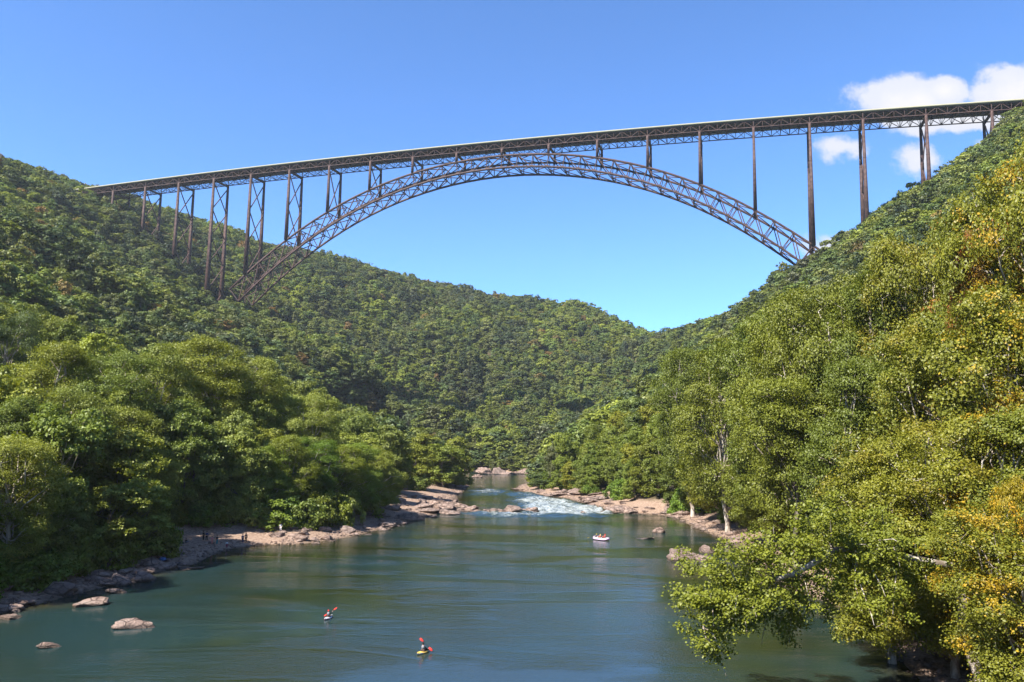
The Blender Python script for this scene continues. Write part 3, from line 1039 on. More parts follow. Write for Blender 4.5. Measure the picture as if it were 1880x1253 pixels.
for d, x, y, z, s in tmp:
    side = 'left' if x < -5 else 'right'
    auto = float(fbm(np.array([x]), np.array([y]), 45, 77)[0])
    if d < 170 and side == 'right': zone = 'right' if d < 140 and auto > -.15 else 'rightmid'
    elif d < 330: zone = 'left' if side == 'left' else 'rightmid'
    else: zone = 'far'
    r_ = random.random()
    if d >= 170 and zone == 'far' and (r_ < .012 or (auto > .4 and r_ < .07)): zone = 'rust'
    elif d > 170 and r_ < .03: zone = 'right'
    tint = pick(zone, .3 if zone == 'far' else .2)
    if zone == 'far':
        kk = 1 + .75 * auto; tint = (tint[0] * kk, tint[1] * kk, tint[2])
    small = s < 12
    hh = random.uniform(10, 22) if d > 330 else (random.uniform(15, 23) if d > 150 else random.uniform(16, 22))
    if small: hh *= .62
    if d < 200 and side == 'right' and x < 70: hh *= .8
    rr = random.choice([random.uniform(3.6, 5.5), random.uniform(5, 7), random.uniform(6.5, 9)]) if d > 330 else random.uniform(4.4, 6.4)
    if small: rr *= .8
    if cnt < N_IND and inview(x, y, z):
        cnt += 1
        P = A_P[random.randrange(4)] if d < 105 else B_P[random.randrange(6)]
        lm = landmark(x, y, z + hh * .6)
        row = 'waterside' if s < 15 else 'second row' if s < 32 else 'partway up' if s < 75 else 'high up'
        zone_txt = (('by the water on the left bank' if s < 15 else 'in the left bank wood behind the beach' if y < 220 else 'on the lower left slope beyond the beach') if side == 'left'
                    else ('by the water on the right bank' if s < 15 else 'in the right bank wood above the river' if y < 160 else 'on the right slope beyond the near wood'))
        big = 'low' if hh < 13 else 'tall' if hh > 19 else 'middling'
        put_tree('broadleaf_tree', P, x, y, hh, rr, tint, f'{big} {colour_word(tint)} broadleaf tree {lm}, {row}', 'broadleaf trees ' + zone_txt, z=z)
    else:
        forest.append((x, y, z - .3, rr, hh, tint, 0 if d < 340 else 1))

# bushes along the banks
bcount = 0
for i in range(150):
    side = random.random() < .5
    L = LBW if side else RBW
    k = random.randrange(3, len(L) - 4); q = random.random()
    a = L[k] * (1 - q) + L[k + 1] * q
    off = random.uniform(3.5, 9) + ((18 if side else 5) if a.y > 140 else 2)
    x = a.x + (-off if side else off); y = a.y + random.uniform(-3, 3)
    if in_poly(x, y, BP) or y < 50 or y > 430: continue
    if not (side is False and y < 75) and sdf(np.array([x]), np.array([y]))[0] < 2.5: continue
    tt = pick('bush')
    bcount += 1
    put_tree('bush', S_P[i % 3], x, y, random.uniform(3.5, 7), random.uniform(2.4, 4.2), tt,
             f"{'wide' if (i * 7) % 3 else 'upright'} {colour_word(tt)} bush, {landmark(x, y, 2)}, {'at the water' if off < 8 else 'set back'}",
             'bushes on the left bank' if side else 'bushes on the right bank')

# the rest of the forest: one object whose points carry tree instances
pc = bpy.data.collections.new('forest_prototypes')
protos = []
for i, (cm, tm, Hh, R) in enumerate(B_P):
    # merge crown and trunk of the middle distance trees in one mesh
    V = np.zeros(len(cm.vertices) * 3, dtype=np.float32); cm.vertices.foreach_get('co', V)
    Fc = np.zeros(len(cm.loops), dtype=np.int32); cm.loops.foreach_get('vertex_index', Fc)
    V2 = np.zeros(len(tm.vertices) * 3, dtype=np.float32); tm.vertices.foreach_get('co', V2)
    F2 = np.zeros(len(tm.loops), dtype=np.int32); tm.loops.foreach_get('vertex_index', F2)
    f1 = Fc.reshape(-1, 3); f2 = F2.reshape(-1, 4) + len(cm.vertices)
    me = mesh_np('mid_tree', np.concatenate([V.reshape(-1, 3), V2.reshape(-1, 3)]), [f1, f2], [M_LEAF, tm.materials[0]], midx=np.concatenate([np.zeros(len(f1)), np.ones(len(f2))]))
    o = bpy.data.objects.new('forest_tree_%02d' % i, me); pc.objects.link(o)
for i, me in enumerate(C_P):
    o = bpy.data.objects.new('forest_tree_%02d' % (6 + i), me); pc.objects.link(o)
nf = len(forest)
fm = bpy.data.meshes.new('forest')
fm.vertices.add(nf)
fm.vertices.foreach_set('co', np.array([f[:3] for f in forest], dtype=np.float32).ravel())
scl = []; idx = []; rot = []; tin = []
for (x, y, z, rr, hh, tint, far) in forest:
    if far: i = random.randrange(7); scl.append((rr / 5.4, rr / 5.4, hh / 17)); idx.append(6 + i)
    else: i = random.randrange(6); scl.append((rr / 6.4, rr / 6.4, hh / 22)); idx.append(i)
    rot.append((random.uniform(-.06, .06), random.uniform(-.06, .06), random.uniform(0, 6.28))); tin.append(tint)
for nm, ty, dat in (('scl', 'FLOAT_VECTOR', scl), ('rot', 'FLOAT_VECTOR', rot), ('tint', 'FLOAT_VECTOR', tin)):
    a = fm.attributes.new(nm, ty, 'POINT'); a.data.foreach_set('vector', np.array(dat, dtype=np.float32).ravel())
a = fm.attributes.new('idx', 'INT', 'POINT'); a.data.foreach_set('value', np.array(idx, dtype=np.int32))
fo_ = link('forest', fm)
tag(fo_, 'dense green broadleaf forest covering the gorge slopes and ridges', 'forest', kind='stuff')
ng = bpy.data.node_groups.new('forest_instances', 'GeometryNodeTree')
ng.interface.new_socket('Geometry', in_out='INPUT', socket_type='NodeSocketGeometry')
ng.interface.new_socket('Geometry', in_out='OUTPUT', socket_type='NodeSocketGeometry')
gi = ng.nodes.new('NodeGroupInput'); go = ng.nodes.new('NodeGroupOutput')
ip = ng.nodes.new('GeometryNodeInstanceOnPoints'); ci = ng.nodes.new('GeometryNodeCollectionInfo')
ci.inputs['Collection'].default_value = pc
ci.inputs['Separate Children'].default_value = True; ci.inputs['Reset Children'].default_value = True


def named(nm, ty):
    n_ = ng.nodes.new('GeometryNodeInputNamedAttribute'); n_.data_type = ty; n_.inputs['Name'].default_value = nm
    return n_.outputs['Attribute']


er = ng.nodes.new('FunctionNodeEulerToRotation')
ng.links.new(named('rot', 'FLOAT_VECTOR'), er.inputs[0])
ng.links.new(gi.outputs[0], ip.inputs['Points']); ng.links.new(ci.outputs[0], ip.inputs['Instance'])
ip.inputs['Pick Instance'].default_value = True
ng.links.new(named('idx', 'INT'), ip.inputs['Instance Index'])
ng.links.new(er.outputs[0], ip.inputs['Rotation']); ng.links.new(named('scl', 'FLOAT_VECTOR'), ip.inputs['Scale'])
ng.links.new(ip.outputs[0], go.inputs[0])
md = fo_.modifiers.new('trees', 'NODES'); md.node_group = ng

# ------------------------------------------------------------------ the sycamore bough hanging over the water
r = np.random.default_rng(55)
root = pg(1760, 1170, 1.2); 
bx, by = 37.5, 66.0
LS = empty('leaning_sycamore', (37.5, 66.0, 0))
tag(LS, 'sycamore leaning from the right bank with an arching white bough over the water', 'tree')
A = Acc()
base = np.array([bx, by, H(bx, by) - .5])
path_px = [(1760, 1040, 66), (1690, 1030, 65.5), (1630, 1017, 65), (1570, 1008, 64), (1530, 1010, 63.5), (1500, 1030, 63), (1465, 1052, 62.5), (1420, 1065, 62), (1360, 1085, 61.5), (1310, 1110, 61), (1290, 1150, 61)]
bough = [base, base + np.array([-1.5, 0, 4.5])] + [np.array(pw(*p)) for p in path_px]
A.add(*tube(bough, [.5, .42, .34, .3, .28, .26, .24, .22, .19, .16, .12, .09, .05], 8))
sub = []
bp = np.array(bough[3:])
tips_px = [(1290, 1040), (1300, 1080), (1285, 1120), (1300, 1160), (1325, 1200), (1330, 1232), (1350, 1120), (1370, 1150), (1400, 1100), (1345, 1020), (1320, 1010), (1380, 1010), (1410, 1000), (1440, 1040),
           (1440, 1110), (1470, 1140), (1430, 1150), (1400, 1170), (1450, 1165), (1485, 1100), (1500, 970), (1460, 985), (1530, 960), (1560, 980), (1590, 960), (1600, 1040), (1570, 1060), (1620, 1080),
           (1640, 990), (1660, 1060), (1680, 1000), (1540, 1100), (1580, 1110), (1510, 1135), (1600, 1130), (1640, 1110), (1320, 1060), (1360, 1050), (1275, 1090), (1300, 1190), (1700, 1060), (1540, 930), (1480, 945), (1420, 970), (1620, 940),
           (1385, 1120), (1335, 1090), (1310, 1140), (1520, 1060), (1555, 1035), (1410, 1050), (1380, 1070), (1350, 1075), (1435, 1080), (1300, 1105), (1340, 1160), (1590, 1000), (1490, 1000), (1650, 1030), (1545, 1005)]
LCs = []; LNs = []
for (px, py) in tips_px:
    p = np.array(pw(px, py, 61.5 + r.uniform(-3.0, 3.5)))
    k = np.argmin(np.linalg.norm(bp - p, axis=1) + (bp[:, 0] < p[0]) * 1.0)
    s = bp[k]
    mid = (s + p) / 2 + np.array([0, 0, .35]) + r.normal(size=3) * .2
    A.add(*tube([s, mid, p, p + (p - mid) * .2 - np.array([0, 0, .2])], [.07, .045, .025, .01], 4))
    hang = py > 1130
    low = py > 1180
    for q in range(9 if not low else 4):
        f = r.random()
        c = (mid * (1 - f) + p * f) + r.normal(size=3) * np.array([.8, .9, .42]) * (.5 if low else 1)
        if c[2] < .6: continue
        nlf = 72
        L = c + r.normal(size=(nlf, 3)) * np.array([.36, .36, .2])
        LCs.append(L); LNs.append(np.array([-.25, -.1, .8]) + r.normal(size=(nlf, 3)) * .5)
V, F = leaves(np.concatenate(LCs), np.concatenate(LNs), .2, r)
c_ = link('crown', mesh_np('bough_crown', V, F, [M_LEAF]), LS, None, (-37.5, -66.0, 0)); c_['tint'] = [.125, .148, .018]
link('trunk', A.mesh('bough', [M_SYC], True), LS, None, (-37.5, -66.0, 0))

# two bigger limbs with bare white bark showing against the leaves

# ------------------------------------------------------------------ rocks
def rock_mesh(seed, flat=.6, sub=3, cuts=16, strata=False):
    r = np.random.default_rng(seed)
    bm = bmesh.new(); bmesh.ops.create_icosphere(bm, subdivisions=sub, radius=1.0)
    V = np.array([v.co[:] for v in bm.verts])
    F = np.array([[v.index for v in f.verts] for f in bm.faces]); bm.free()
    for _ in range(cuts):
        d = r.normal(size=3); d[2] *= .8; d /= np.linalg.norm(d); k = r.uniform(.45, .82)
        h = V @ d; over = h > k
        V[over] -= np.outer((h[over] - k) * 1.0, d)
    sd = int(r.integers(1000))
    for i in range(len(V)):
        p = Vector(V[i] * 1.3 + sd)
        n = mnoise.noise(p) * .1 + mnoise.noise(p * 2.7) * .04 - max(0, .12 - abs(mnoise.noise(p * 1.9))) * .9 + (mnoise.noise(p * 9) * .03 if sub > 3 else 0)
        V[i] *= 1 + n
    if strata:
        q = V[:, 2] * 4.2; V[:, :2] *= (1 + .07 * np.sin(q * 3.1 + 1.5 * V[:, :1].ravel()))[:, None]
    V[:, 2] *= flat
    V[:, 2] = np.maximum(V[:, 2], -.42)
    return mesh_np('boulder', V, F, [M_ROCK], False)


R_P = [rock_mesh(500 + i, (.62, .75, .5, .8, .42, .68, .34, .55, .6, .46)[i], 3, 12 + i) for i in range(10)]
L_P = [rock_mesh(540 + i, (.42, .3, .36, .5, .33, .4)[i], 4, 22, True) for i in range(6)]


def rock(x, y, sx, sy, sz, me, label, group=None, z=None, rz=None, name='boulder'):
    if z is None: z = max(H(x, y), -.25)
    o = link(name, me, None, None, (x, y, z))
    o.scale = (sx, sy, sz)
    o.rotation_euler = (random.uniform(-.14, .14), random.uniform(-.14, .14), random.uniform(0, 6.28) if rz is None else rz)
    tag(o, label, 'rock', group)
    return o


def rock_px(px, py, wpx, me, label, k=.6, hz=.5, rz=0.0, z=0.0, name='boulder'):
    p = pg(px, py, z); w = wpx / F_PX * p.y / 2 * 1.28
    return rock(p.x, p.y + w * k * .3, w, w * k, w * hz, me, label, z=z - .05, rz=rz, name=name)


# rocks one can point at
rock_px(230, 1153, 84, L_P[3], 'pinkish white boulder with two humps alone in dark water off the left bank', .55, .62, .1)
rock_px(93, 1189, 48, L_P[0], 'small pale boulder standing in dark water nearest the lower left corner', .6, .75, .3)
rock_px(345, 1046, 58, L_P[1], 'flat dark grey slab sloping into the water below the beach', .8, .5, .2)
rock_px(246, 1066, 46, L_P[4], 'rounded shaded boulder with a sunlit top at the left waterline', .8, .8, .6)
rock_px(212, 1088, 54, L_P[2], 'flat topped sunlit slab at the left waterline below the rounded boulder', .6, .7, -.2)
rock_px(10, 1137, 56, L_P[5], 'sunspotted boulder at the left edge of the picture by the water', .8, .7, .4)
rock_px(165, 1113, 60, R_P[3], 'low dark boulder in deep shade at the left waterline', .7, .5, .9)
rock_px(1252, 1030, 88, L_P[3], 'big layered tan boulder standing in the water off the right bank', .55, .85, .15)
rock_px(1303, 1017, 40, R_P[1], 'rounded tan boulder half hidden behind leaves beside the big layered one', .8, .9, .2)
rock_px(1292, 1031, 40, R_P[5], 'dark shaded side boulder touching the big layered one off the right bank', .8, .7, 1.2)
rock_px(1185, 990, 50, L_P[1], 'low flat tan slab awash off the right bank', .5, .4, .05)
rock_px(1212, 979, 24, R_P[0], 'small pointed tan rock beside the low slab off the right bank', .7, 1.1, .3)
rock_px(1074, 943, 16, R_P[2], 'small brown rock standing in the rapid right of the white water', .8, .9, .3)
rock_px(1003, 942, 12, R_P[4], 'tiny brown rock at the left edge of the white water', .8, .9, 1.3)
rock_px(735, 1104, 36, L_P[1], 'brown rock lying just under the surface in mid river', .5, .07, .1, z=-.02)
for px, py, w, k, txt in [(893, 868, 40, 0, 'pale boulder at the left end of the far bank rocks'), (912, 868, 34, 3, 'highest pale boulder of the far bank rocks'),
                          (935, 869, 36, 1, 'rounded pale boulder in the middle of the far bank rocks'), (962, 868, 40, 4, 'long pale boulder at the right end of the far bank rocks'),
                          (875, 874, 26, 2, 'low pale slab at the water left of the far bank rocks')]:
    rock_px(px, py + 3, w, L_P[k], txt, .7, 1.3, random.uniform(-.3, .3))


def cluster(poly, n, smin, smax, flat, label, group, spread, protos, inl=0.0, zoff=-.1, skew=1.6):
    """rocks strewn along a line of picture points on the water plane, up to spread metres inland"""
    W_ = [pg(*p) for p in poly]
    for i in range(n):
        k = random.randrange(len(W_) - 1); q = random.random()
        a = W_[k] * (1 - q) + W_[k + 1] * q
        tdir = (W_[k + 1] - W_[k]); nrm = Vector((-tdir.y, tdir.x, 0)).normalized()
        if sdf(np.array([a.x + nrm.x * 3]), np.array([a.y + nrm.y * 3]))[0] < sdf(np.array([a.x - nrm.x * 3]), np.array([a.y - nrm.y * 3]))[0]: nrm = -nrm
        off = inl + random.uniform(-.12, 1) * spread
        x, y = a.x + nrm.x * off, a.y + nrm.y * off
        s = smin + (smax - smin) * random.random() ** skew
        me = random.choice(protos)
        zz_ = max(H(x, y), -.15) + zoff
        f = (k + q) / (len(W_) - 1); big = s > smin + .45 * (smax - smin)
        where = 'at waterline' if off < inl + .25 * spread else 'set back' if off > inl + .7 * spread else 'partway up'
        end = 'left end' if f < .3 else 'right end' if f > .7 else 'middle'
        if W_[0].x > W_[-1].x: end = {'left end': 'right end', 'right end': 'left end', 'middle': 'middle'}[end]
        lb = f"{'big' if big else 'small'} {label} {where}, {end}"
        rock(x, y, s * random.uniform(.85, 1.35), s * random.uniform(.75, 1.1), s * flat * random.uniform(.75, 1.25), me, lb, group, z=zz_)


# left rock pile and the bar reaching into the rapid
cluster([(540, 1001), (605, 993), (660, 983), (700, 972), (745, 958), (800, 945), (835, 938)], 62, .6, 2.5, .85, 'pinkish boulder in the left rock pile', 'boulders of the left bank rock pile', 15, R_P, zoff=.1)
cluster([(700, 972), (745, 958), (800, 945), (835, 938), (842, 925)], 52, 1.4, 4.4, .75, 'pale boulder in the left rock pile', 'large boulders of the left bank rock pile', 28, R_P + L_P, 1, .25)
cluster([(835, 938), (870, 938), (905, 940), (945, 941), (985, 940)], 26, .8, 3.4, .8, 'flat tan rock on the bar in the river', 'rocks of the bar left of the rapid', 6, L_P + R_P[:4], -1.5, .25)
cluster([(842, 925), (838, 910), (852, 900), (862, 892), (850, 884)], 12, .8, 2.2, .8, 'tan boulder beyond the bar', 'boulders upstream of the bar', 6, R_P)
# right ledges
cluster([(945, 900), (985, 908), (1035, 915), (1075, 925)], 26, 1.8, 5.2, .62, 'pinkish ledge beyond the rapid', 'rock ledges on the right bank above the rapid', 13, L_P, 1.0, .2, 1.1)
cluster([(1075, 925), (1130, 943), (1190, 945), (1240, 950)], 26, 1.0, 3.8, .6, 'sloping slab right of the rapid', 'slabs on the right bank beside the rapid', 9, L_P + R_P[:4], .5, .1, 1.2)
cluster([(1240, 950), (1262, 962), (1300, 980), (1345, 997), (1362, 1020)], 26, .8, 2.6, .75, 'tan boulder under the right bank trees', 'boulders at the foot of the right bank trees', 6, R_P + L_P[:3], 0)
cluster([(1530, 1110), (1585, 1135), (1618, 1172), (1655, 1215), (1700, 1262)], 20, .25, 1.1, .6, 'reddish rock on near right shore', 'rocks of the near right shore', 3.5, R_P, .2)
# left near bank
cluster([(-60, 1145), (0, 1128), (90, 1105), (165, 1085), (235, 1068), (300, 1048), (350, 1040)], 60, .6, 2.6, .75, 'shaded boulder on near left bank', 'boulders on the near left bank', 8, R_P, -.5, .15, 1.3)
cluster([(350, 1040), (385, 1022), (425, 1008), (480, 1001), (540, 1001)], 8, .15, .5, .6, 'stone beside the beach', 'stones on the beach', 3, R_P)
# cliff notch on the far ridge
for i, (px, py, w) in enumerate([(1192, 630, 9), (1199, 634, 7)]):
    p = pw(px, py, 1080)
    w_ = w / F_PX * 1080
    rock(p.x, p.y, w_ * .8, w_ * .7, w_ * 1.4, R_P[3 + i], ('tall' if i == 0 else 'low') + ' orange tan cliff outcrop on the far ridge at the valley notch', z=p.z, name='cliff_outcrop')

# dark cobbles in the shallows: far too many to count
r = np.random.default_rng(91)
A = Acc()
oct_ = np.array([(1, 0, 0), (0, 1, 0), (-1, 0, 0), (0, -1, 0), (0, 0, .7), (0, 0, -.5)], float)
of = np.array([(0, 1, 4), (1, 2, 4), (2, 3, 4), (3, 0, 4), (1, 0, 5), (2, 1, 5), (3, 2, 5), (0, 3, 5)])
for L, sgn in ((LBW, -1), (RBW, 1)):
    for k in range(4, len(L) - 5):
        a, b = L[k], L[k + 1]; ln = (b - a).length
        for q in range(int(ln * 9)):
            f = r.random(); off = r.uniform(-.4, 5.5)
            x = a.x + (b.x - a.x) * f + sgn * off; y = a.y + (b.y - a.y) * f + r.uniform(-.5, .5)
            s = .1 + .28 * r.random() ** 2.2
            V = oct_ * s * r.uniform(.7, 1.3, size=(1, 3)) * (1 + .3 * r.random((6, 1)))
            an = r.random() * 6.28; c, s_ = math.cos(an), math.sin(an)
            V = V @ np.array([[c, -s_, 0], [s_, c, 0], [0, 0, 1]])
            A.add(V + np.array([x, y, 0]), of)
allV = np.concatenate(A.V)
bx_ = allV.reshape(-1, 6, 3)
bx_[:, :, 2] += np.maximum(height(bx_[:, 4, 0], bx_[:, 4, 1]), -.1)[:, None]
A.V = [bx_.reshape(-1, 3)]
sh_ = link('shore_cobbles', A.mesh('shore_cobbles', [M_ROCK])); tag(sh_, 'small stones strewn along both river banks', 'stones', kind='stuff')

# ------------------------------------------------------------------ people
SKIN = simple('skin', (.42, .24, .17), .6, .1)
def cloth(name, c): return simple(name, c, .8, .2, .15, 12)
CL = {k: cloth(k + '_cloth', c) for k, c in dict(navy=(.03, .045, .11), black=(.02, .02, .022), pink=(.62, .22, .2), white=(.72, .7, .68), blue=(.07, .15, .32), teal=(.03, .22, .25), grey=(.2, .21, .24),
                                                 red=(.55, .04, .03), yellow=(.7, .52, .06), orange=(.65, .2, .03), purple=(.22, .16, .42), denim=(.08, .13, .22), maroon=(.28, .05, .07), lilac=(.45, .42, .6)).items()}
HAIR = simple('dark_hair', (.04, .025, .015), .7, .2)


def skin_mesh(name, parent, verts, edges, radii, mat, sub=1):
    me = bpy.data.meshes.new(name)
    me.from_pydata([tuple(v) for v in verts], edges, [])
    o = link(name, me, parent, mat)
    sk = o.modifiers.new('skin', 'SKIN'); sk.use_smooth_shade = True
    for i, rr in enumerate(radii):
        d = me.skin_vertices[0].data[i]; d.radius = (rr, rr) if not isinstance(rr, tuple) else rr
        d.use_root = (i == 0)
    sb = o.modifiers.new('sub', 'SUBSURF'); sb.levels = sub; sb.render_levels = sub
    return o


def person(loc, rz, pose='stand', top='navy', bottom='denim', head='hair', vest=None, label='', scale=1.0, reach=0, group=None, hidden_legs=False):
    """one continuous body with a face, five fingered hands; clothes, hair or helmet as children"""
    e = empty('person', loc, rz); e.scale = (scale,) * 3
    tag(e, label, 'person', group)
    V = []; E = []; R_ = []
    def v(p, r_, frm=None):
        V.append(p); R_.append(r_)
        if frm is not None: E.append((frm, len(V) - 1))
        return len(V) - 1
    sit = pose in ('sit', 'paddle', 'raft')
    hz = .0 if sit else .92
    lean = {'stand': 0, 'sit': .05, 'paddle': -.06, 'raft': -.1, 'bend': -.5}[pose]
    pel = v((0, 0, hz + .08), .13)
    wa = v((0, -lean * .3, hz + .24), .12, pel)
    ch = v((0, -lean * .8, hz + .42), (.15, .125), wa)
    nk = v((0, -lean, hz + .58 - abs(lean) * .15), .055, ch)
    hd0 = v((0, -lean * 1.1 - .01, hz + .66 - abs(lean) * .2), .085, nk)
    hd1 = v((0, -lean * 1.1 - .01, hz + .77 - abs(lean) * .25), .088, hd0)
    # chin and nose
    v((0, -lean * 1.1 - .085, hz + .665 - abs(lean) * .2), .028, hd0)
    wrists = []
    for s in (-1, 1):
        shd = v((s * .17, -lean, hz + .5 - abs(lean) * .1), .06, ch)
        if pose == 'paddle':
            el = (s * .3, -.18, hz + .34 + .1 * s * reach); wr = (s * .34, -.42, hz + .42 + .22 * s * reach)
        elif pose == 'raft':
            el = (s * .28, -.16, hz + .3); wr = (s * .2 + .12, -.38, hz + .3 + .1 * s)
        elif pose == 'bend':
            el = (s * .22, -lean - .12, hz + .22); wr = (s * .16, -lean - .2, hz - .02)
        elif pose == 'sit':
            el = (s * .25, -.1, hz + .26); wr = (s * .16, -.32, hz + .22)
        else:
            el = (s * .24, .03, hz + .25); wr = (s * .25, -.06 - .16 * (s > 0) * reach, hz + .0 + .16 * (s > 0) * reach)
        e1 = v(el, .042, shd); w1 = v(wr, .028, e1)
        d = (Vector(wr) - Vector(el)).normalized(); sd = d.cross(Vector((0, 0, 1))); sd = sd.normalized() if sd.length > .1 else Vector((1, 0, 0))
        palm = v(tuple(Vector(wr) + d * .06), (.034, .02), w1)
        for k, (o_, ln) in enumerate(((-.03, .07), (-.01, .085), (.01, .08), (.028, .062))):
            f1 = v(tuple(Vector(wr) + d * .1 + sd * o_), .0095, palm)
            v(tuple(Vector(wr) + d * (.1 + ln * .6) + sd * o_ - Vector((0, 0, ln * .45))), .008, f1)
        v(tuple(Vector(wr) + d * .06 - sd * .055 - Vector((0, 0, .02))), .011, palm)
        wrists.append((Vector(wr) + d * .1))
        hp = v((s * .095, 0, hz + .0), .095, pel)
        if sit:
            kn = v((s * .16, -.42, hz + (.1 if pose != 'sit' else .3)), .065, hp)
            an = v((s * .13, -.8 if pose != 'sit' else -.62, hz + .05), .042, kn)
        else:
            kn = v((s * .11, -.02, .48), .062, hp); an = v((s * .12, .02, .09), .04, kn)
        v((s * .125, V[an][1] - .14, max(V[an][2] - .05, .03)), .035, an)
    skin_mesh('body', e, V, E, R_, SKIN)
    # clothing
    P3 = lambda a, b, f: tuple(Vector(V[a]) * (1 - f) + Vector(V[b]) * f)
    tv = [V[pel], V[wa], V[ch], P3(ch, nk, .75)]; te = [(0, 1), (1, 2), (2, 3)]; tr = [.145, .135, (.172, .145), .075]
    shs = [i for i in range(len(V)) if abs(abs(V[i][0]) - .17) < 1e-6]
    for i in shs:
        j = [b for a, b in E if a == i][0]
        k = len(tv); tv += [V[i], V[j], P3(j, [b for a, b in E if a == j][0], .7)]; te += [(2, k), (k, k + 1), (k + 1, k + 2)]; tr += [.075, .055, .042]
    skin_mesh('shirt', e, tv, te, tr, CL[top])
    lv = [V[pel]]; le = []; lr = [.15]
    for i in [i for i in range(len(V)) if abs(abs(V[i][0]) - .095) < 1e-6]:
        j = [b for a, b in E if a == i][0]; k2 = [b for a, b in E if a == j][0]
        k = len(lv); lv += [V[i], V[j], P3(j, k2, .8)]; le += [(0, k), (k, k + 1), (k + 1, k + 2)]; lr += [.112, .08, .06]
    skin_mesh('trousers', e, lv, le, lr, CL[bottom])
    hc = Vector(V[hd1]) + Vector((0, .012, .02))
    if head == 'hair':
        a_, f_ = lathe([(.0, .1), (.05, .09), (.088, .055), (.1, .01), (.095, -.05), (.07, -.1), (.0, -.11)], 12)
        a_[:, 1] = np.where(a_[:, 1] < -.02, a_[:, 1] * .5, a_[:, 1])
        link('hair', mesh_np('hair', a_, f_, [HAIR], True), e, None, hc + Vector((0, .02, .0)))
    else:
        a_, f_ = lathe([(.0, .125), (.06, .115), (.105, .07), (.122, .01), (.12, -.03), (.112, -.035), (.108, 0)], 14)
        link('helmet', mesh_np('helmet', a_, f_, [CL[head]], True), e, None, hc)
    if vest:
        bmv, f_ = lathe([(.16, -.13), (.185, -.1), (.19, .02), (.18, .1), (.12, .17), (.08, .16)], 14)
        bmv[:, 1] *= .82
        o = link('life_jacket', mesh_np('life_jacket', bmv, f_, [CL[vest]], True), e, None, V[ch])
    return e, wrists


def paddle(loc, rz, a, b, col, label, blades=2, cat='paddle', group=None):
    e = empty('paddle', loc, rz); tag(e, label, cat, group)
    a = np.array(a, float); b = np.array(b, float)
    Vv, Ff = tube([a, (a + b) / 2, b], [.02, .02, .02], 6)
    link('shaft', mesh_np('shaft', Vv, Ff, [CL['black']]), e)
    d = (b - a) / np.linalg.norm(b - a)
    for end, s in ((b, 1), (a, -1))[:blades]:
        sd = np.cross(d, [0, .5, .9]); sd /= np.linalg.norm(sd)
        n_ = np.cross(d, sd)
        pr = [(0, .02), (.1, .09), (.28, .12), (.42, .1), (.48, .03)]
        Vb = []
        for q, w in pr:
            for side in (-1, 1):
                for th in (-.008, .008):
                    Vb.append(end + d * s * q + sd * w * side + n_ * (th + .02 * math.sin(q * 6)))
        Fb = []
        for k in range(len(pr) - 1):
            i = k * 4; j = i + 4
            Fb += [(i, i + 2, j + 2, j), (i + 1, j + 1, j + 3, i + 3), (i, j, j + 1, i + 1), (i + 2, i + 3, j + 3, j + 2)]
        Fb += [(0, 1, 3, 2), (len(Vb) - 4, len(Vb) - 2, len(Vb) - 1, len(Vb) - 3)]
        link('blade', mesh_np('blade', np.array(Vb), np.array(Fb), [CL[col]]), e)
    return e


M_HULL = {'white': simple('white_plastic', (.75, .72, .74), .35, .06, .5), 'yellow': simple('yellow_plastic', (.8, .5, .1), .35, .1, .5), 'coral': simple('coral_plastic', (.75, .2, .18), .35, .1, .5),
          'raft': simple('raft_fabric', (.68, .56, .66), .5, .06, .3), 'dark': simple('dark_rubber', (.03, .02, .03), .6, .1, .3), 'violet': simple('violet_plastic', (.28, .14, .3), .4, .1, .4)}


def kayak(loc, rz, deck, hull, nose, label):
    e = empty('kayak', loc, rz); tag(e, label, 'kayak'); e.scale = (.88, .85, .88)
    n, s = 17, 14
    T = np.linspace(-1, 1, n)
    V = []
    for tt in T:
        w = .3 * (1 - abs(tt) ** 2.6) ** .75 + .012; zt = .2 + .05 * tt ** 2; zb = -.1 + .12 * tt ** 4
        for k in range(s):
            a = 2 * math.pi * k / s
            z = (zt + zb) / 2 + (zt - zb) / 2 * math.sin(a)
            V.append((w * math.cos(a), tt * 1.1, z))
    V = np.array(V); F = []
    for i in range(n - 1):
        for k in range(s): F.append((i * s + k, i * s + (k + 1) % s, (i + 1) * s + (k + 1) % s, (i + 1) * s + k))
    F = np.array(F); cen = V[F].mean(1)
    top = cen[:, 2] > .08 + .06 * (cen[:, 1] / 1.1) ** 2
    noz = top & (cen[:, 1] < -.62)
    link('hull', mesh_np('hull', V, F[~top], [M_HULL[hull]], True), e)
    link('deck', mesh_np('deck', V, F[top & ~noz], [M_HULL[deck]], True), e)
    link('nose', mesh_np('nose', V, F[noz], [M_HULL[nose]], True), e)
    a_, f_ = tube([(.22 * math.cos(q), .36 * math.sin(q) + .05, .235 + .02 * math.cos(q)) for q in np.linspace(0, 2 * math.pi, 20)], [.03] * 20, 6)
    link('cockpit_rim', mesh_np('cockpit_rim', a_, f_, [M_HULL['dark']], True), e)
    a_, f_ = lathe([(.0, .25), (.12, .245), (.21, .23)], 16); a_[:, 1] *= 1.55; a_[:, 1] += .05
    link('spray_deck', mesh_np('spray_deck', a_, f_, [CL['black']], True), e)
    return e


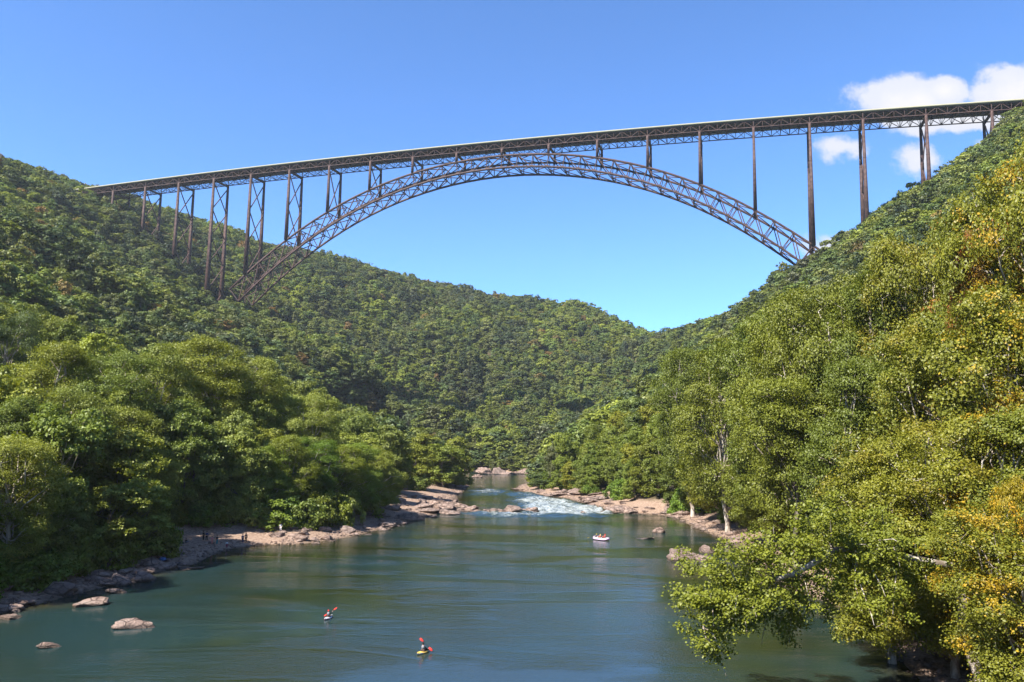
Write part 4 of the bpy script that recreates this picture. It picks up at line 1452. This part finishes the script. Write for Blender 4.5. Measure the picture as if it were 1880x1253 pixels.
# kayaker seen from behind, upper left
p = pg(603, 1136)
rz = math.radians(180 - 12)
kayak((p.x, p.y, .03), rz, 'white', 'violet', 'white', 'white and violet kayak pointing away from the camera, the farther of the two')
person((p.x, p.y, .16), rz, 'paddle', 'black', 'black', 'red', 'grey', 'person in a red helmet and dark top paddling the farther kayak', .86, -1)
paddle((p.x, p.y, .6), rz, (.34, -.45, -.2), (-.34, -.45, .25), 'red', 'red bladed paddle held by the person in the red helmet', 2)
# kayaker lower right
p = pg(777, 1199)
rz = math.radians(150)
kayak((p.x, p.y, .03), rz, 'yellow', 'white', 'coral', 'yellow and white kayak with a coral nose, nearest to the camera')
person((p.x, p.y, .16), rz, 'paddle', 'black', 'black', 'black', 'grey', 'person in a black helmet and grey vest paddling the nearest kayak', .86, 1)
paddle((p.x, p.y, .6), rz, (-.3, -.45, -.15), (.3, -.42, .26), 'red', 'red bladed paddle held by the person in the black helmet', 2)

# the raft
p = pg(1104, 992)
rz = math.radians(42)
RF = empty('inflatable_raft', (p.x, p.y, .05), rz)
RF.scale = (.85, .85, .85)
tag(RF, 'pale pink inflatable raft with a crew of five below the rapid', 'raft')
n = 40
loop = []
for k in range(n + 1):
    a = 2 * math.pi * k / n
    x = .82 * math.copysign(abs(math.cos(a)) ** .7, math.cos(a)); y = 2.1 * math.copysign(abs(math.sin(a)) ** .85, math.sin(a))
    loop.append((x, y, .24 + .3 * max(0, abs(y) - 1.3) ** 1.5))
V, F = tube(loop, [.25] * (n + 1), 12)
link('side_tube', mesh_np('side_tube', V, F, [M_HULL['raft']], True), RF)
for y in (-.75, .05, .85):
    V, F = tube([(-.7, y, .3), (0, y, .33), (.7, y, .3)], [.19, .2, .19], 10); link('thwart', mesh_np('thwart', V, F, [M_HULL['raft']], True), RF)
V, F = lathe([(.0, .06), (.75, .06), (.8, .12)], 24); V[:, 1] *= 2.5
link('floor', mesh_np('floor', V, F, [M_HULL['dark']], True), RF)
V, F = tube([(x * 1.31, y * 1.13, z - .1) for x, y, z in loop], [.05] * (n + 1), 6)
link('rub_strake', mesh_np('rub_strake', V, F, [M_HULL['violet']], True), RF)
V, F = tube([(x * 1.0, y * 1.0, z + .26 + .03 * (k % 4 == 2)) for k, (x, y, z) in enumerate(loop)], [.012] * (n + 1), 5)
link('safety_line', mesh_np('safety_line', V, F, [CL['white']], True), RF)
Rm = Matrix.Rotation(rz, 4, 'Z') @ Matrix.Scale(.85, 4)
crew = [(-.62, 1.1, 'yellow', 'grey', 'navy', 'person in a yellow helmet at the left front of the raft'),
        (.6, .9, 'black', 'purple', 'lilac', 'person in a lilac vest and black helmet sitting nearest on the raft'),
        (-.6, -.1, 'yellow', 'orange', 'orange', 'person in an orange jacket and yellow helmet in the middle of the raft'),
        (.6, -.55, 'red', 'red', 'pink', 'person in a red jacket and pink vest at the right of the raft'),
        (-.3, -1.35, 'red', 'red', 'maroon', 'person in a red helmet and maroon vest at the back of the raft')]
for (x, y, hd, top, vst, lab) in crew:
    w = Vector((p.x, p.y, .05)) + Rm @ Vector((x, y, .46))
    person(tuple(w), rz + math.pi, 'raft', top, 'black', hd, vst, lab, .9)
for i, (x, y, dx, dz, col, lab) in enumerate([(-.85, 1.3, -1.1, -.35, 'yellow', 'yellow paddle held out over the left end of the raft'), (.95, -.9, .75, -.75, 'white', 'white paddle dipping at the right side of the raft'),
                                              (.9, 1.0, .5, -.6, 'yellow', 'yellow paddle dipping on the near side of the raft')]):
    w = Vector((p.x, p.y, .85)) + Rm @ Vector((x, y, 0))
    paddle(tuple(w), 0 if i == 0 else rz, (0, 0, .12), (dx, .1, dz), col, lab, 1)

# people on the beach
def ground_px(px, py):
    z = 0.4
    for _ in range(6):
        q = pg(px, py, z); z = .5 * z + .5 * max(H(q.x, q.y), .02)
    return q.x, q.y, z


for (px, py, pose, top, bot, lab, sc, rzz) in [
    (373, 994, 'stand', 'black', 'black', 'person in a dark jacket standing tallest on the beach', 1.04, 2.6),
    (379, 994, 'stand', 'navy', 'black', 'person in dark clothes beside the tallest one on the beach', .98, 3.4),
    (389, 1000, 'stand', 'pink', 'pink', 'child in pink standing on the beach near the water', .8, .4),
    (398, 1001, 'stand', 'black', 'teal', 'person with a black top and teal shorts on the beach', .98, 1.4),
    (416, 1007, 'stand', 'white', 'maroon', 'small child in white and pink at the water edge', .72, .2),
    (445, 998, 'stand', 'navy', 'navy', 'person in navy clothes left of a pair at the right of the beach', .96, 2.9),
    (451, 997, 'stand', 'black', 'black', 'person in black clothes right of a pair at the right of the beach', 1.02, 3.5),
    (515, 977, 'stand', 'white', 'white', 'person all in white standing on the rocks right of the beach', .98, .3),
    (341, 997, 'sit', 'black', 'grey', 'person sitting on the sunlit sand of the beach', 1, 1.2),
    (292, 1022, 'bend', 'maroon', 'denim', 'person in jeans bending over on the rocks left of the beach', 1, 2.2),
    (286, 1022, 'sit', 'white', 'black', 'person in white crouching beside the one in jeans', .9, 2.2),
    (270, 1014, 'stand', 'black', 'denim', 'person in a black top at the left end of the beach', 1, 2.0),
    (265, 1013, 'stand', 'teal', 'black', 'person in a teal shirt at the left end of the beach', .95, 1.0)]:
    x, y, z = ground_px(px, py)
    person((x, y, z), rzz, pose, top, bot, 'hair', None, lab, sc, random.choice([0, 1]))
# gear lying on the rocks and sand
def bundle(px, py, s, mat, name, lab, cat):
    x, y, z = ground_px(px, py)
    e = empty(name, (x, y, z), random.uniform(0, 3)); tag(e, lab, cat)
    V, F = lathe([(.0, .42), (.18, .4), (.36, .3), (.45, .15), (.42, .02), (.3, 0), (0, 0)], 14)
    V[:, 0] *= 1.5 * s; V[:, 1] *= s; V[:, 2] *= s
    for i in range(len(V)): V[i] *= 1 + .14 * mnoise.noise(Vector(V[i]) * 4)
    link('sack', mesh_np('sack', V, F, [mat], True), e)
    V, F = tube([(-.3 * s, 0, .36 * s), (-.12 * s, 0, .56 * s), (.12 * s, 0, .56 * s), (.3 * s, 0, .36 * s)], [.025] * 4, 6)
    link('handle', mesh_np('handle', V, F, [CL['black']], True), e)
bundle(299, 1029, 1.1, CL['blue'], 'gear_bag', 'blue gear bag on the rocks left of the beach', 'bag')
bundle(332, 999, .8, CL['black'], 'gear_bag', 'black gear bag on the sand beside the sitting person', 'bag')

# ------------------------------------------------------------------ the air of the gorge
hb = np.array([(x, y, z) for x in (-1100, 1100) for y in (-340, 1800) for z in (-6, 420)], float)
M_HAZE = bpy.data.materials.new('haze'); M_HAZE.use_nodes = True
ht = NT(M_HAZE.node_tree)
pv = ht.n('ShaderNodeVolumePrincipled'); pv.inputs['Density'].default_value = .00006; pv.inputs['Color'].default_value = (.82, .9, 1, 1)
pv.inputs['Anisotropy'].default_value = .2
ho = ht.n('ShaderNodeOutputMaterial'); ht.l(pv.outputs[0], ho.inputs['Volume'])
hz = link('haze', mesh_np('haze', hb, np.array([(0, 1, 3, 2), (4, 6, 7, 5), (0, 4, 5, 1), (2, 3, 7, 6), (0, 2, 6, 4), (1, 5, 7, 3)]), [M_HAZE]))
tag(hz, 'thin pale blue haze filling the gorge', 'haze', kind='stuff')

# a label shared by several things is told apart by how near each stands
ORD = ['nearest', 'second nearest', 'third nearest', 'fourth nearest', 'fifth nearest', 'sixth nearest', 'seventh nearest', 'eighth nearest', 'ninth nearest', 'tenth nearest', 'eleventh nearest', 'twelfth nearest']
by = {}
for o in SC.objects:
    if o.parent is None and o.get('label'): by.setdefault(o['label'], []).append(o)
for lb, os_ in by.items():
    if len(os_) > 1:
        os_.sort(key=lambda o: o.location.length)
        for k, o in enumerate(os_):
            o['label'] = lb + ', ' + (ORD[k] if k < len(ORD) else ORD[len(os_) - 1 - k].replace('nearest', 'farthest') if len(os_) - 1 - k < len(ORD) else 'in the middle of its kind')
